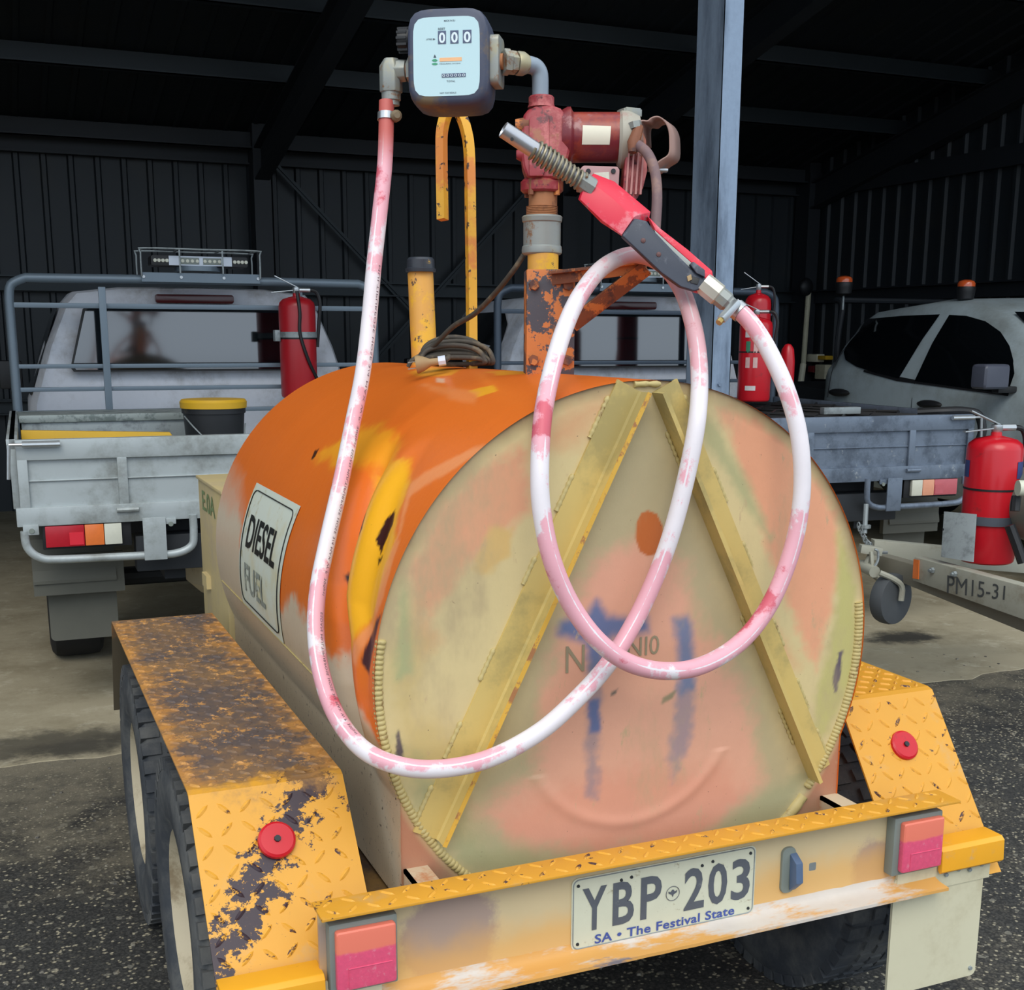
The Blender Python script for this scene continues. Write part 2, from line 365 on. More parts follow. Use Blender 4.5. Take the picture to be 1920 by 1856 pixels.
for z0 in (1.93, .9):
    m = MB(); m.box((SX0, SY1 - .06, z0 - .07), (SX1, SY1 - .045, z0 + .07)); m.box((SX0, SY1 - .14, z0 + .05), (SX1, SY1 - .045, z0 + .062)); m.box((SX0, SY1 - .14, z0 - .062), (SX1, SY1 - .045, z0 - .05)); trim(m, M['girt'])
    m = MB(); m.box((SX1 - .06, 1.4, z0 - .07), (SX1 - .045, SY1, z0 + .07)); m.box((SX1 - .14, 1.4, z0 + .05), (SX1 - .045, SY1, z0 + .062)); trim(m, M['steel_dark'])
m = MB(); m.box((SX1 - .09, 1.4, 2.95), (SX1 - .04, SY1, 3.12)); trim(m, M['steel_dark'])
a, b = PY(475, 265, 9.38), PY(752, 560, 9.38); b2 = a + (b - a) * 2.1
m = MB(); m.beam(a, b2, .05, .006, up=(0, 1, 0)); m.beam(a, b2, .006, .04, up=(0, 1, 0)); trim(m, M['girt'])
a, b = PY(985, 365, 9.36), PY(722, 655, 9.36); a2 = b + (a - b) * 1.25; b = a + (b - a) * 1.6
m = MB(); m.beam(a2, b, .05, .006, up=(0, 1, 0)); m.beam(a2, b, .006, .04, up=(0, 1, 0)); trim(m, M['girt'])
for x in (-3.0, 1.76, 7.2):                              # front posts: C section columns
    w2 = .048; y0, y1 = 2.50, 2.70; m = MB(); m.box((x - w2, y0, 0), (x - w2 + .003, y1, 4.75)); m.box((x - w2, y0, 0), (x + w2 * .9, y0 + .003, 4.75)); m.box((x - w2, y1 - .003, 0), (x + w2 * .9, y1, 4.75))
    m.box((x + w2 * .9 - .003, y0, 0), (x + w2 * .9, y0 + .02, 4.75)); m.box((x + w2 * .9 - .003, y1 - .02, 0), (x + w2 * .9, y1, 4.75))
    for zz in (1.31,): m.lathe((x - w2 * .2, y0 - .008, zz), (0, 1, 0), [(0, .008), (.009, .009)], 6)
    trim(m, M['post'])

# ---------------------------------------------------------------- fuel trailer
TR = thing('fuel_trailer', 'yellow tandem trailer with rusty tread plate mudguards under the orange tank', 'trailer', (0, .5, 0))
def rust_top(N, P, c, r):
    g = N.n('NewGeometry'); sx = N.n('SeparateXYZ'); N.l(g.outputs['Position'], sx.inputs[0])
    nz = N.noise(g.outputs['Position'], 12, 5, .7)
    h = N.m('ADD', N.m('MULTIPLY', N.m('SUBTRACT', sx.outputs[1], .165), 26), N.m('MULTIPLY', N.m('SUBTRACT', nz, .5), 6))
    side = N.m('ABSOLUTE', N.m('ADD', sx.outputs[0], .64)); edge = N.step(N.m('ADD', side, N.m('MULTIPLY', N.m('SUBTRACT', nz, .5), .26)), .115, .03)
    left = N.m('LESS_THAN', sx.outputs[0], 0.0)
    brown = N.mix(N.step(N.noise(g.outputs['Position'], 7, 6, .7), .5, .12), rgb((132, 102, 72)), rgb((92, 80, 76)))
    brown = N.mix(N.m('MULTIPLY', edge, .7), brown, rgb((206, 142, 60)))
    brown = N.mix(N.step(N.noise(g.outputs['Position'], 30, 6, .8), .58, .04), brown, rgb((196, 142, 78)))
    brown = N.mix(N.step(sx.outputs[1], 1.51, .01), brown, rgb((98, 88, 70)))
    f = N.m('MULTIPLY', N.step(h, 0, 1.0), left); c = N.mix(f, c, brown)
    # long scrape and chips on the left rear plate
    d = N.m('ABSOLUTE', N.m('SUBTRACT', N.m('MULTIPLY_ADD', sx.outputs[0], .73, .462 + .05), N.m('MULTIPLY_ADD', sx.outputs[2], .68, -.41)))
    k = N.m('SUBTRACT', 1.0, N.m('MULTIPLY', d, 15)); k = N.m('MULTIPLY', N.m('MULTIPLY', N.m('MAXIMUM', k, 0.0), left), .24)
    ns = N.noise(N.scl(g.outputs['Position'], 1, 1, 1.3), 34, 6, .75)
    f2 = N.m('MULTIPLY', N.step(N.m('ADD', ns, k), .665, .012), N.m('SUBTRACT', 1.0, f)); c = N.mix(f2, c, rgb((54, 40, 48)))
    return c, N.m('MULTIPLY_ADD', f, .25, .42)
M['tread'] = mat('yellow_tread_plate', (216, 154, 48), .45, var=(6, .08), spots=[((206, 156, 84), 8, .62, .08)], extra=rust_top, bump=(90, .15, .001))
M['lug'] = mat('chipped_tread_lugs', (222, 160, 54), .45, var=(6, .08), spots=[((70, 46, 48), 42, .575, .03)], extra=rust_top)
def bumper_x(N, P, c, r):
    g = N.n('NewGeometry'); p = g.outputs['Position']
    for cx, cz, k in ((-.40, .535, .085), (.475, .505, .055), (-.62, .55, .05)):
        s = N.n('VectorMath', operation='SUBTRACT'); N.l(p, s.inputs[0]); s.inputs[1].default_value = (cx, -.1, cz)
        ln = N.n('VectorMath', operation='LENGTH'); N.l(N.scl(s.outputs[0], 1, 0, 1), ln.inputs[0])
        d = N.m('ADD', ln.outputs['Value'], N.m('MULTIPLY_ADD', N.noise(p, 14, 5, .7), .08, -.04))
        c = N.mix(N.m('MULTIPLY', N.m('SUBTRACT', 1.0, N.step(d, k, .012)), .75), c, rgb((152, 128, 128)))
    sx = N.n('SeparateXYZ'); N.l(p, sx.inputs[0]); f = N.step(N.m('ADD', sx.outputs[2], N.m('MULTIPLY', N.noise(p, 5, 4, .6), .12)), .60, .035)
    c = N.mix(N.m('MULTIPLY', N.m('SUBTRACT', 1.0, f), .65), c, rgb((226, 168, 84)))
    return c, r
M['bumper'] = mat('dusty_yellow_channel', (206, 186, 146), .55, var=(5, .1), spots=[((108, 70, 60), 60, .72, .02)], extra=bumper_x)
M['scuffed'] = mat('scuffed_flange', (206, 196, 186), .5, var=(10, .15), spots=[((214, 158, 84), 10, .52, .05, (.3, 1, 1)), ((130, 120, 124), 12, .60, .03, (.25, 1, 1))])

def lugs(m, org, eu, ev, nn, U, Vv, pitch=.036, ln=.031, wd=.0085, h=.0026, clip=None):
    """raised lens-shaped lugs of tread plate laid in a basket weave over a U x V patch"""
    nu = int(U / pitch) + 1; nv = int(Vv / pitch) + 1
    for i in range(nu):
        for j in range(nv):
            cu, cv = (i + .5) * pitch, (j + .5) * pitch
            if cu > U - .008 or cv > Vv - .008: continue
            if clip and not clip(cu, cv): continue
            a = radians(45 if (i + j) % 2 else -45) + .03 * random.uniform(-1, 1); d = eu * cos(a) + ev * sin(a); q = -eu * sin(a) + ev * cos(a); c = org + eu * cu + ev * cv
            vs = [c - d * ln / 2, c + d * ln / 2, c - q * wd / 2, c + q * wd / 2, c - d * ln * .28 - q * wd * .42, c + d * ln * .28 - q * wd * .42, c + d * ln * .28 + q * wd * .42, c - d * ln * .28 + q * wd * .42,
                  c - d * ln * .3 + nn * h, c + d * ln * .3 + nn * h]
            m.add(vs, [(0, 4, 8), (4, 2, 8), (2, 5, 9), (2, 9, 8), (5, 1, 9), (1, 6, 9), (6, 3, 9), (3, 8, 9), (3, 7, 8), (7, 0, 8)])
def fender(side, xo, xi, yb, yt, zt, yf):
    """folded tread plate mudguard: sloping rear face, flat top, sloping front face"""
    prof = [(yb - .02, .44), (yb, .505 - .04), (yt - .012, zt - .014), (yt - .004, zt - .004), (yt + .01, zt), (yf - .01, zt), (yf, zt - .01), (yf + .12, .47)]
    m = MB(); t = .004; x0, x1 = sorted((side * xo, side * xi))
    P = [V((0, y, z)) for y, z in prof]
    for i in range(len(P) - 1):
        p, q = P[i], P[i + 1]; d = (q - p).normalized(); nn = V((1, 0, 0)).cross(d); nn = nn if nn.z * 1 + abs(nn.y) * 0 >= 0 else -nn
        o = -nn * t
        vs = [V((x, a.y, a.z)) + e for x in (x0, x1) for a, e in ((p, V()), (q, V()), (q, o), (p, o))]
        m.add(vs, [(0, 1, 2, 3), (7, 6, 5, 4), (0, 4, 5, 1), (1, 5, 6, 2), (2, 6, 7, 3), (3, 7, 4, 0)])
    f = m.build('mudguard', M['tread'], TR, smooth=0)
    m = MB(); X = V((1, 0, 0)); W = x1 - x0
    a, b = P[1], P[2]; d = (b - a); L = d.length; d.normalize(); lugs(m, V((x0, a.y, a.z)), X, d, X.cross(d), W, L)
    a, b = P[4], P[5]; lugs(m, V((x0, a.y, a.z)), X, V((0, 1, 0)), V((0, 0, 1)), W, (b - a).length, pitch=.030, ln=.027, h=.0030)
    g = m.build('tread_lugs', M['lug'], f, smooth=0, fix=False); g['kind'] = 'stuff'
    return f
fl = fender(-1, .773, .508, -.10, .147, .753, 1.50); fr = fender(1, .789, .545, -.09, .127, .765, 1.50)
fl['label'] = 'rust-topped mudguard with a long scrape'
for cx, d0, nm in ((518, 0, 'left'), (1692, 0, 'right')):
    s = -1 if nm == 'left' else 1
    a, b = V((0, -.10 if s < 0 else -.09, .465)), V((0, .135 if s < 0 else .115, .74)); d = (b - a).normalized(); nn = V((1, 0, 0)).cross(d).normalized()
    if nn.y > 0: nn = -nn
    py = 1577 if s < 0 else 1399; r = ray(cx, py); t = (a - CP).dot(nn) / r.dot(nn); c = CP + r * t
    o = MB().lathe(c, nn, [(0, .029), (.004, .032), (.010, .031), (.013, .027), (.0135, .007)], 28).build('round_reflector', M['red_ext'], TR)
    o['label'] = 'round red reflector on ' + ('scraped mudguard' if s < 0 else 'clean yellow mudguard')
    MB().lathe(c + nn * .0145, nn, [(0, .006), (.003, .0055)], 8).build('bolt', M['steel_dark'], o)

# bumper: C channel open to the rear with a tread plate lip on top
BW = .622
m = MB(); m.box((-BW + .004, -.104, .462), (BW - .012, -.096, .626)); ch = m.build('bumper_web', M['bumper'], TR)
m = MB(); m.box((-BW, -.143, .6235), (BW + .012, -.078, .6285)); lip = m.build('tread_plate_lip', M['tread'], TR, bevel=.001)
m = MB(); lugs(m, V((-BW + .005, -.142, .6286)), V((1, 0, 0)), V((0, 1, 0)), V((0, 0, 1)), 2 * BW, .066, pitch=.0325, ln=.029, wd=.008, h=.0022)
g = m.build('tread_lugs', M['lug'], lip, smooth=0, fix=False); g['kind'] = 'stuff'
m = MB()
secs = []
for x in np.linspace(-BW, BW - .008, 40):
    jit = .0012 * mnoise.noise(V((x * 30, 0, 0)))
    secs.append([V((x, y + jit, z)) for y, z in ((-.104, .478), (-.106, .468), (-.112, .461), (-.124, .457), (-.15, .455), (-.150, .449), (-.122, .450), (-.106, .454), (-.099, .464), (-.099, .478))])
m.loft(secs); m.build('lower_flange', M['scuffed'], TR)
m = MB()
for x in (-.36, .07, .5): m.lathe((x, -.105, .648 - .035), (0, -1, 0), [(0, .004), (.004, .0035)], 8)
# number plate
PXL, PZB, PW, PH = -.180, .464, .372, .134
pl = MB(); rr = rrect(0, 0, PW, PH, .012)
pl.prism([(PXL + u, -.1045, PZB + v) for u, v in rr], (0, -.0022, 0)); npl = pl.build('number_plate', mat('cream_plate', (208, 208, 186), .4, var=(30, .06), spots=[((160, 152, 124), 40, .66, .05)]), TR)
npl['label'] = 'cream number plate with grey digits'
M['plate_ink'] = mat('worn_plate_digit', (88, 92, 100), .5, var=(60, .18), spots=[((24, 26, 34), 16, .68, .02), ((130, 132, 134), 22, .66, .05)])
pf = lambda u, v: V((PXL + u, -.1076, PZB + v))
rim = MB(); 
rim.tube([(PXL + u, -.1068, PZB + v) for u, v in rrect(.003, .003, PW - .003, PH - .003, .011)], .0012, 6, closed=True); rim.build('plate_rim', M['galv'], npl)
vs, fs = flat_text('x', (0, 0, 1, 1))
for ch_, u0, u1 in (('Y', .020, .067), ('B', .079, .121), ('P', .134, .176), ('2', .222, .264), ('0', .272, .312), ('3', .321, .361)):
    o = letter('plate_digit', ch_, (u0, .033, u1, .113), pf, M['plate_ink'], npl, bold=.02); 
    o.data.transform(Matrix.Identity(4))
M['plate_blue'] = mat('blue_plate_lettering', (64, 84, 156), .5, var=None)
letter('plate_slogan', 'SA \u2022 The Festival State', (.045, .006, .330, .0235), pf, M['plate_blue'], npl, bold=.022, space=1.05)
em = MB(); em.tube([(PXL + .1985 + .0135 * cos(a), -.1078, PZB + .072 + .0135 * sin(a)) for a in np.linspace(0, 2 * pi, 25)[:-1]], .0006, 5, closed=True)
bird = [(0, -.006), (.002, -.001), (.008, .002), (.009, .006), (.004, .004), (.0015, .008), (-.0015, .008), (-.004, .004), (-.009, .006), (-.008, .002), (-.002, -.001)]
em.prism([(PXL + .1985 + a, -.1076, PZB + .071 + b) for a, b in bird], (0, -.0004, 0)); em.build('state_emblem', M['plate_ink'], npl, smooth=0)
for u, v in ((.012, .012), (PW - .012, .012), (.012, PH - .014), (PW - .012, PH - .014), (.095, PH - .018), (.115, PH - .016), (.258, PH - .02), (.28, PH - .016)):
    MB().lathe((PXL + u, -.1066, PZB + v), (0, -1, 0), [(0, .0032), (.002, .0026)], 8).build('screw', M['steel_dark'], npl)
# tail lights
M['housing'] = mat('grey_lamp_housing', (122, 130, 124), .55, var=(12, .12))
def lens_x(N, P, c, r):
    g = N.n('NewGeometry'); sx = N.n('SeparateXYZ'); N.l(g.outputs['Position'], sx.inputs[0]); f = N.step(N.m('ADD', sx.outputs[2], N.m('MULTIPLY', N.noise(P, 30), .008)), .567, .003)
    return N.mix(f, c, rgb((230, 122, 100))), r
M['tlens'] = mat('faded_pink_red_lens', (222, 84, 118), .4, var=(120, .2), spots=[((222, 120, 140), 90, .62, .05)], extra=lens_x)
for s in (-1, 1):
    x0, x1 = sorted((s * .600, s * .503))
    h = MB().box((x0 - .008 - (.005 if s > 0 else 0), -.128, .490), (x1 + .006, -.104, .608)).build('tail_light', M['housing'], TR, bevel=.004)
    MB().box((x0, -.142, .499), (x1, -.126, .600)).build('lens', M['tlens'], h, bevel=.006, seg=3)
    q = MB(); q.tube([(x0 + .018, -.1425, .505), (x0 + .018, -.1425, .537), (x1 - .008, -.1425, .537)], .0008, 5); q.build('lens_moulding', M['tlens'], h)
# number plate lamp, blue and grey
c = PY(1472, 1628, -.1); m = MB(); m.prism([c + V((u, 0, v)) for u, v in rrect(-.014, -.045, .016, .045, .012)], (0, -.01, 0)); lp = m.build('plate_lamp', M['housing'], TR, bevel=.002)
m = MB(); m.prism([c + V((.002, -.008, .034)), c + V((.002, -.03, .02)), c + V((.002, -.034, -.018)), c + V((.002, -.012, -.04))], (.016, 0, 0)); m.build('lamp_hood', mat('blue_grey_hood', (84, 104, 134), .5, var=(30, .2)), lp, bevel=.003)
c = PY(1521, 1623, -.1); MB().prism([c + V((u, -.001, v)) for u, v in rrect(-.008, -.008, .008, .008, .003)], (0, -.003, 0)).build('paint_scar', M['galv'], TR)
# angle bars under the mudguards, right mudflap, brackets from bumper to tank
for s in (1, -1):
    x0, x1 = sorted((s * .615, s * .774)); m = MB()
    secs = [[V((x, y, z)) for y, z in ((-.07, .525), (-.118, .525), (-.126, .518), (-.128, .476), (-.122, .470), (-.116, .476), (-.116, .515), (-.07, .517))] for x in (x0, x1)]
    m.loft(secs); m.build('support_bar', M['yellow'], TR, bevel=.002)
    m = MB(); m.box((s * .52 if s > 0 else -.755, -.112, .435), (.755 if s > 0 else -.52, -.106, .505)); m.build('flap_strip', M['flap'], TR)
MB().prism([(x, -.104, z) for x, z in rrect(.515, .222, .742, .475, .012)], (0, -.006, 0)).build('mudflap', M['flap'], TR)
for i in range(4): MB().lathe((.64 + .03 * i, -.112, .462 + .006 * (i % 2)), (0, -1, 0), [(0, .005), (.005, .004)], 7).build('flap_bolt', M['galv'], TR)
MB().lathe((.727, -.11, .24), (0, -1, 0), [(0, .005), (.004, .004)], 7).build('flap_bolt', M['galv'], TR)
M['rustplate'] = mat('dusty_bracket', (200, 180, 150), .6, var=(8, .1), spots=[((186, 120, 76), 9, .6, .08)])
m = MB(); m.box((-.445, -.085, .612), (-.402, .03, .619)); m.box((-.445, -.085, .575), (-.440, .03, .619)); m.build('tank_bracket', M['rustplate'], TR)
m = MB(); m.box((.412, -.09, .612), (.452, .03, .620)); m.box((.412, -.09, .585), (.417, .03, .62)); m.build('tank_bracket', M['rustplate'], TR)
m = MB()
for s in (-1, 1):
    m.box((s * .46 - .025, -.098, .46), (s * .46 + .025, 2.2, .545))
for y in (.05, .75, 1.5, 2.15): m.box((-.48, y, .47), (.48, y + .05, .54))
m.beam((-.4, 2.2, .5), (0, 3.1, .5), .05, .08); m.beam((.4, 2.2, .5), (0, 3.1, .5), .05, .08)
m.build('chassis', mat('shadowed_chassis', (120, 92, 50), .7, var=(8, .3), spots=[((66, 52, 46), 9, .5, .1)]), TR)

def tyre(cx, cy, cz, side, R=.335, W=.19, rr=.19, parent=None, mt=None, mr=None, n=48, tread=True):
    prof = [(-W * .38, rr), (-W * .48, rr * 1.12), (-W * .5, (R + rr) * .53), (-W * .47, R * .93), (-W * .40, R * .985), (-W * .2, R), (W * .2, R), (W * .40, R * .985), (W * .47, R * .93), (W * .5, (R + rr) * .53), (W * .48, rr * 1.12), (W * .38, rr)]
    m = MB().lathe((cx, cy, cz), (1, 0, 0), prof, n, caps=False)
    if tread:
        for k in range(n):
            a0 = 2 * pi * k / n
            for s in (-1, 1):
                a = a0 + (pi / n if s > 0 else 0); d = V((0, cos(a), sin(a))); t = V((0, -sin(a), cos(a))); o = V((cx + s * W * .36, cy, cz)) + d * (R * .985)
                vs = [o + V((i * W * .115, 0, 0)) + t * j * R * .045 + d * h for h in (-.02, .006) for i, j in ((-1, -1), (1, -1), (1, 1), (-1, 1))]
                m.add(vs, [(0, 1, 2, 3), (7, 6, 5, 4), (0, 4, 5, 1), (1, 5, 6, 2), (2, 6, 7, 3), (3, 7, 4, 0)])
                o = V((cx + s * W * .10, cy, cz)) + d * R
                vs = [o + V((i * W * .08, 0, 0)) + t * j * R * .04 + d * h for h in (-.02, .004) for i, j in ((-1, -1), (1, -1), (1, 1), (-1, 1))]
                m.add(vs, [(0, 1, 2, 3), (7, 6, 5, 4), (0, 4, 5, 1), (1, 5, 6, 2), (2, 6, 7, 3), (3, 7, 4, 0)])
    w_ = m.build('wheel', mt or M['rubber'], parent, smooth=40)
    o = side * W * .36
    q = MB().lathe((cx, cy, cz), (side, 0, 0), [(-W * .38, rr * 1.0), (W * .38, rr * 1.03), (W * .42, rr * .98), (W * .30, rr * .9), (W * .05, rr * .82), (W * .02, rr * .6), (W * .16, rr * .5), (W * .18, rr * .26), (W * .26, rr * .24), (W * .28, rr * .1)], 32)
    rim = q.build('rim', mr or M['rim'], w_)
    for k in range(5):
        a = 2 * pi * k / 5; MB().lathe((cx + side * W * .17, cy + rr * .38 * cos(a), cz + rr * .38 * sin(a)), (side, 0, 0), [(0, .009), (.012, .008)], 6).build('wheel_nut', M['steel_dark'], w_)
    return w_
for y in (.55, 1.32):
    tyre(-.668, y - .02, .333, -1, parent=TR); tyre(.668, y - .14, .333, 1, parent=TR)
    MB().tube([(-.6, y - .02, .333), (.6, y - .14, .333)], .03, 10).build('axle', M['steel_dark'], TR)
    for s in (-1, 1):
        m = MB()
        for k in range(3): m.tube(spline([(s * .46, y - .3 + .05 * k, .42 - .012 * k), (s * .46, y, .37 - .012 * k), (s * .46, y + .3 - .05 * k, .42 - .012 * k)], 5), .01, 6)
        m.build('leaf_spring', M['steel_dark'], TR)
# tool box on the drawbar behind the tank
bxm = mat('dusty_yellow_toolbox', (200, 180, 130), .55, var=(5, .1), spots=[((182, 164, 138), 3, .55, .12)])
TB = thing('toolbox', 'dusty yellow steel toolbox standing on the trailer beyond the orange tank', 'toolbox', (0, 1.8, .55))
MB().box((-.462, 1.50, .60), (.40, 1.93, 1.075)).build('body', bxm, TB, bevel=.003)
MB().box((-.468, 1.495, 1.076), (.405, 1.935, 1.086)).build('lid', bxm, TB, bevel=.003)
letter('stencil', 'E.0A', (1.64, .99, 1.86, 1.05), lambda u, v: V((-.4635, 3.5 - u, v)), mat('faded_green_stencil', (120, 140, 96), .7, var=None), TB, bold=.02)
MB().box((-.468, 1.53, .87), (-.462, 1.545, .98)).build('hasp', M['steel_dark'], TB)
MB().box((-.475, 1.78, .76), (-.462, 1.86, .80)).build('hinge', bxm, TB)
END_PAINT=[
 ([(0.003,1.409),(0.087,1.283),(0.361,0.674),(0.343,0.556),(-0.043,0.526),(-0.326,0.587),(-0.345,0.669),(-0.207,0.967),(-0.08,1.263)],(172,158,124),0.05,0.02,0.85),
 ([(-0.233,1.313),(-0.209,1.215),(-0.257,1.182),(-0.319,1.132),(-0.351,1.095),(-0.394,1.04),(-0.412,1.06),(-0.432,1.132),(-0.396,1.199),(-0.323,1.282)],(220,158,122),0.02,0.025,1),
 ([(-0.434,1.106),(-0.398,1.085),(-0.38,1.012),(-0.408,0.988),(-0.426,1.016)],(214,160,118),0.02,0.02,0.8),
 ([(-0.152,1.389),(-0.053,1.405),(-0.131,1.327),(-0.209,1.312)],(208,140,100),0.03,0.02,0.6),
 ([(-0.281,1.192),(-0.247,1.19),(-0.252,1.146),(-0.3,1.113),(-0.323,1.124)],(212,176,112),0.008,0.015,1),
 ([(-0.434,1.079),(-0.399,1.014),(-0.419,0.888),(-0.344,0.842),(-0.345,0.669),(-0.402,0.717),(-0.452,0.819),(-0.458,1.019)],(196,172,112),0.03,0.02,0.8),
 ([(-0.098,1.126),(-0.005,1.157),(0.083,1.104),(0.132,0.982),(0.23,0.85),(0.269,0.666),(0.172,0.584),(-0.044,0.568),(-0.245,0.633),(-0.306,0.697),(-0.205,0.746),(-0.186,0.898),(-0.137,1.036)],(218,160,134),0.03,0.03,0.95),
 ([(-0.266,0.676),(-0.101,0.74),(0.178,0.711),(0.241,0.638),(0.125,0.581),(-0.099,0.588),(-0.245,0.623)],(214,144,118),0.03,0.03,0.6),
 ([(0.142,1.379),(0.215,1.368),(0.322,1.294),(0.407,1.182),(0.427,1.079),(0.385,0.875),(0.316,1.006),(0.216,1.231)],(226,160,124),0.015,0.02,1),
 ([(0.209,1.035),(0.269,1.0),(0.348,0.889),(0.286,0.917)],(214,156,112),0.02,0.02,0.6),
 ([(0.093,1.394),(0.144,1.347),(0.234,1.21),(0.267,1.14),(0.213,1.192),(0.129,1.31)],(174,170,124),0.012,0.015,0.9),
 ([(0.419,1.141),(0.466,1.035),(0.479,0.875),(0.425,0.752),(0.373,0.683),(0.388,0.832),(0.427,0.986)],(186,178,110),0.012,0.015,0.9),
 ([(-0.438,1.123),(-0.425,1.096),(-0.425,0.962),(-0.45,0.956),(-0.45,1.089)],(160,168,120),0.012,0.012,0.9),
 ([(-0.456,0.856),(-0.401,0.793),(-0.325,0.666),(-0.204,0.606),(-0.066,0.561),(-0.204,0.535),(-0.306,0.574),(-0.403,0.679)],(166,162,120),0.03,0.03,0.9),
 ([(0.265,0.634),(0.36,0.685),(0.411,0.678),(0.293,0.564),(0.163,0.521),(0.013,0.526),(0.16,0.586)],(166,160,122),0.02,0.02,0.9),
 ([(-0.157,1.023),(-0.106,1.028),(-0.088,1.055),(-0.065,1.027),(0.012,1.015),(0.017,0.989),(-0.053,0.985),(-0.072,0.968),(-0.073,0.924),(-0.098,0.925),(-0.106,0.981),(-0.159,1.002)],(72,104,150),0.012,0.008,0.9),
 ([(-0.103,0.947),(-0.076,0.944),(-0.07,0.855),(-0.079,0.687),(-0.106,0.691),(-0.106,0.86)],(105,115,135),0.012,0.02,0.55),
 ([(0.068,1.008),(0.097,1.013),(0.109,0.994),(0.114,0.874),(0.089,0.867),(0.074,0.968)],(78,112,152),0.012,0.01,0.85),
 ([(0.086,0.877),(0.113,0.879),(0.113,0.782),(0.091,0.723),(0.077,0.694),(0.07,0.767)],(112,120,142),0.012,0.02,0.6),
 ([(-0.106,0.879),(-0.078,0.876),(-0.073,0.811),(-0.097,0.814)],(62,96,146),0.006,0.01,0.8),
 ([(0.009,1.206),(0.027,1.199),(0.039,1.178),(0.04,1.15),(0.03,1.129),(0.012,1.125),(-0.005,1.135),(-0.014,1.158),(-0.013,1.186),(-0.004,1.202)],(186,100,44),0.0015,0,1),
 ([(-0.454,0.87),(-0.445,0.864),(-0.437,0.807),(-0.452,0.808),(-0.458,0.838)],(92,80,82),0.002,0.008,1),
 ([(0.435,0.91),(0.448,0.913),(0.446,0.866),(0.434,0.827),(0.426,0.862)],(92,80,92),0.002,0.008,1),
 ([(-0.055,0.885),(-0.043,0.89),(-0.046,0.882),(-0.055,0.879)],(90,90,80),0.003,0.003,1),
 ([(0.051,0.863),(0.075,0.872),(0.071,0.861),(0.049,0.853)],(130,125,95),0.003,0.004,0.9),
]
SHELL_PAINT=[
 ([(1.9,0.548),(1.52,0.559),(1.242,0.608),(1.094,0.742),(0.69,0.777),(0.589,0.734),(0.464,0.741),(0.355,0.764),(0.252,0.78),(0.161,0.767),(0.105,0.795),(0.048,0.831),(-0.033,0.905),(0.01,1.217),(2.794,1.454)],(206,186,160),0.02,0.035,1),
 ([(1.959,0.461),(1.578,0.516),(1.284,0.563),(1.166,0.633),(1.328,0.655),(1.548,0.639),(1.731,0.581)],(216,152,118),0.03,0.02,0.75),
 ([(0.831,0.795),(0.394,0.865),(0.055,0.887),(-0.01,0.967),(-0.02,1.212),(2.113,1.28),(1.82,0.972)],(184,164,136),0.05,0.05,0.7),
 ([(0.389,0.428),(0.26,0.384),(0.153,0.421),(0.109,0.481),(0.059,0.524),(0.04,0.569),(0.034,0.64),(0.059,0.669),(0.101,0.748),(0.19,0.702),(0.27,0.59),(0.321,0.514)],(238,172,34),0.012,0.02,0.95),
 ([(0.762,0.432),(0.697,0.382),(0.609,0.337),(0.465,0.322),(0.25,0.41),(0.416,0.419),(0.543,0.447)],(240,165,40),0.02,0.03,0.8),
 ([(0.391,0.174),(0.352,0.139),(0.269,0.163),(0.295,0.197)],(236,165,40),0.004,0.006,1),
 ([(0.95,0.03),(0.75,0.05),(0.68,0.1),(0.78,0.13),(0.96,0.1)],(236,160,45),0.01,0.02,0.8),
 ([(0.62,0.0),(0.5,-0.02),(0.42,0.03),(0.48,0.07),(0.6,0.05)],(236,160,45),0.01,0.02,0.8),
 ([(0.156,0.427),(0.074,0.365),(0.01,0.317),(-0.017,0.327),(0.025,0.39),(0.103,0.449),(0.048,0.512),(0.052,0.523)],(236,152,96),0.008,0.01,0.75),  # pale dusty scuff with a specular-like highlight painted into the coat
 ([(0.689,0.17),(0.332,0.176),(0.244,0.225),(0.419,0.211)],(230,140,80),0.01,0.01,0.6),
 ([(0.047,0.643),(0.059,0.524),(0.036,0.52),(0.01,0.617),(0.064,0.738),(0.101,0.748)],(232,150,96),0.006,0.01,0.7),
 ([(0.706,0.128),(0.653,0.129),(0.587,0.152),(0.637,0.151)],(225,190,160),0.003,0.002,0.8),
 ([(0.149,0.474),(0.117,0.503),(0.115,0.539),(0.11,0.56),(0.146,0.539),(0.159,0.497)],(58,26,22),0.0015,0.006,1),
 ([(0.235,0.506),(0.205,0.533),(0.209,0.553),(0.248,0.539),(0.26,0.515)],(70,36,28),0.0015,0.006,1),
 ([(0.296,0.619),(0.247,0.636),(0.248,0.656),(0.281,0.657),(0.305,0.633)],(34,28,28),0.0015,0.004,1),
 ([(0.19,0.645),(0.16,0.658),(0.161,0.676),(0.187,0.673),(0.2,0.654)],(50,28,24),0.0015,0.004,1),
 ([(0.806,0.429),(0.785,0.422),(0.77,0.444),(0.787,0.449)],(70,40,25),0.0015,0.003,1),
 ([(0.02,0.656),(0.0,0.642),(0.012,0.703),(0.025,0.748),(0.049,0.734),(0.043,0.688)],(70,38,42),0.003,0.006,1),
 ([(0.098,0.56),(0.113,0.568),(0.103,0.58),(0.098,0.569)],(60,40,20),0.0015,0.003,1),
]

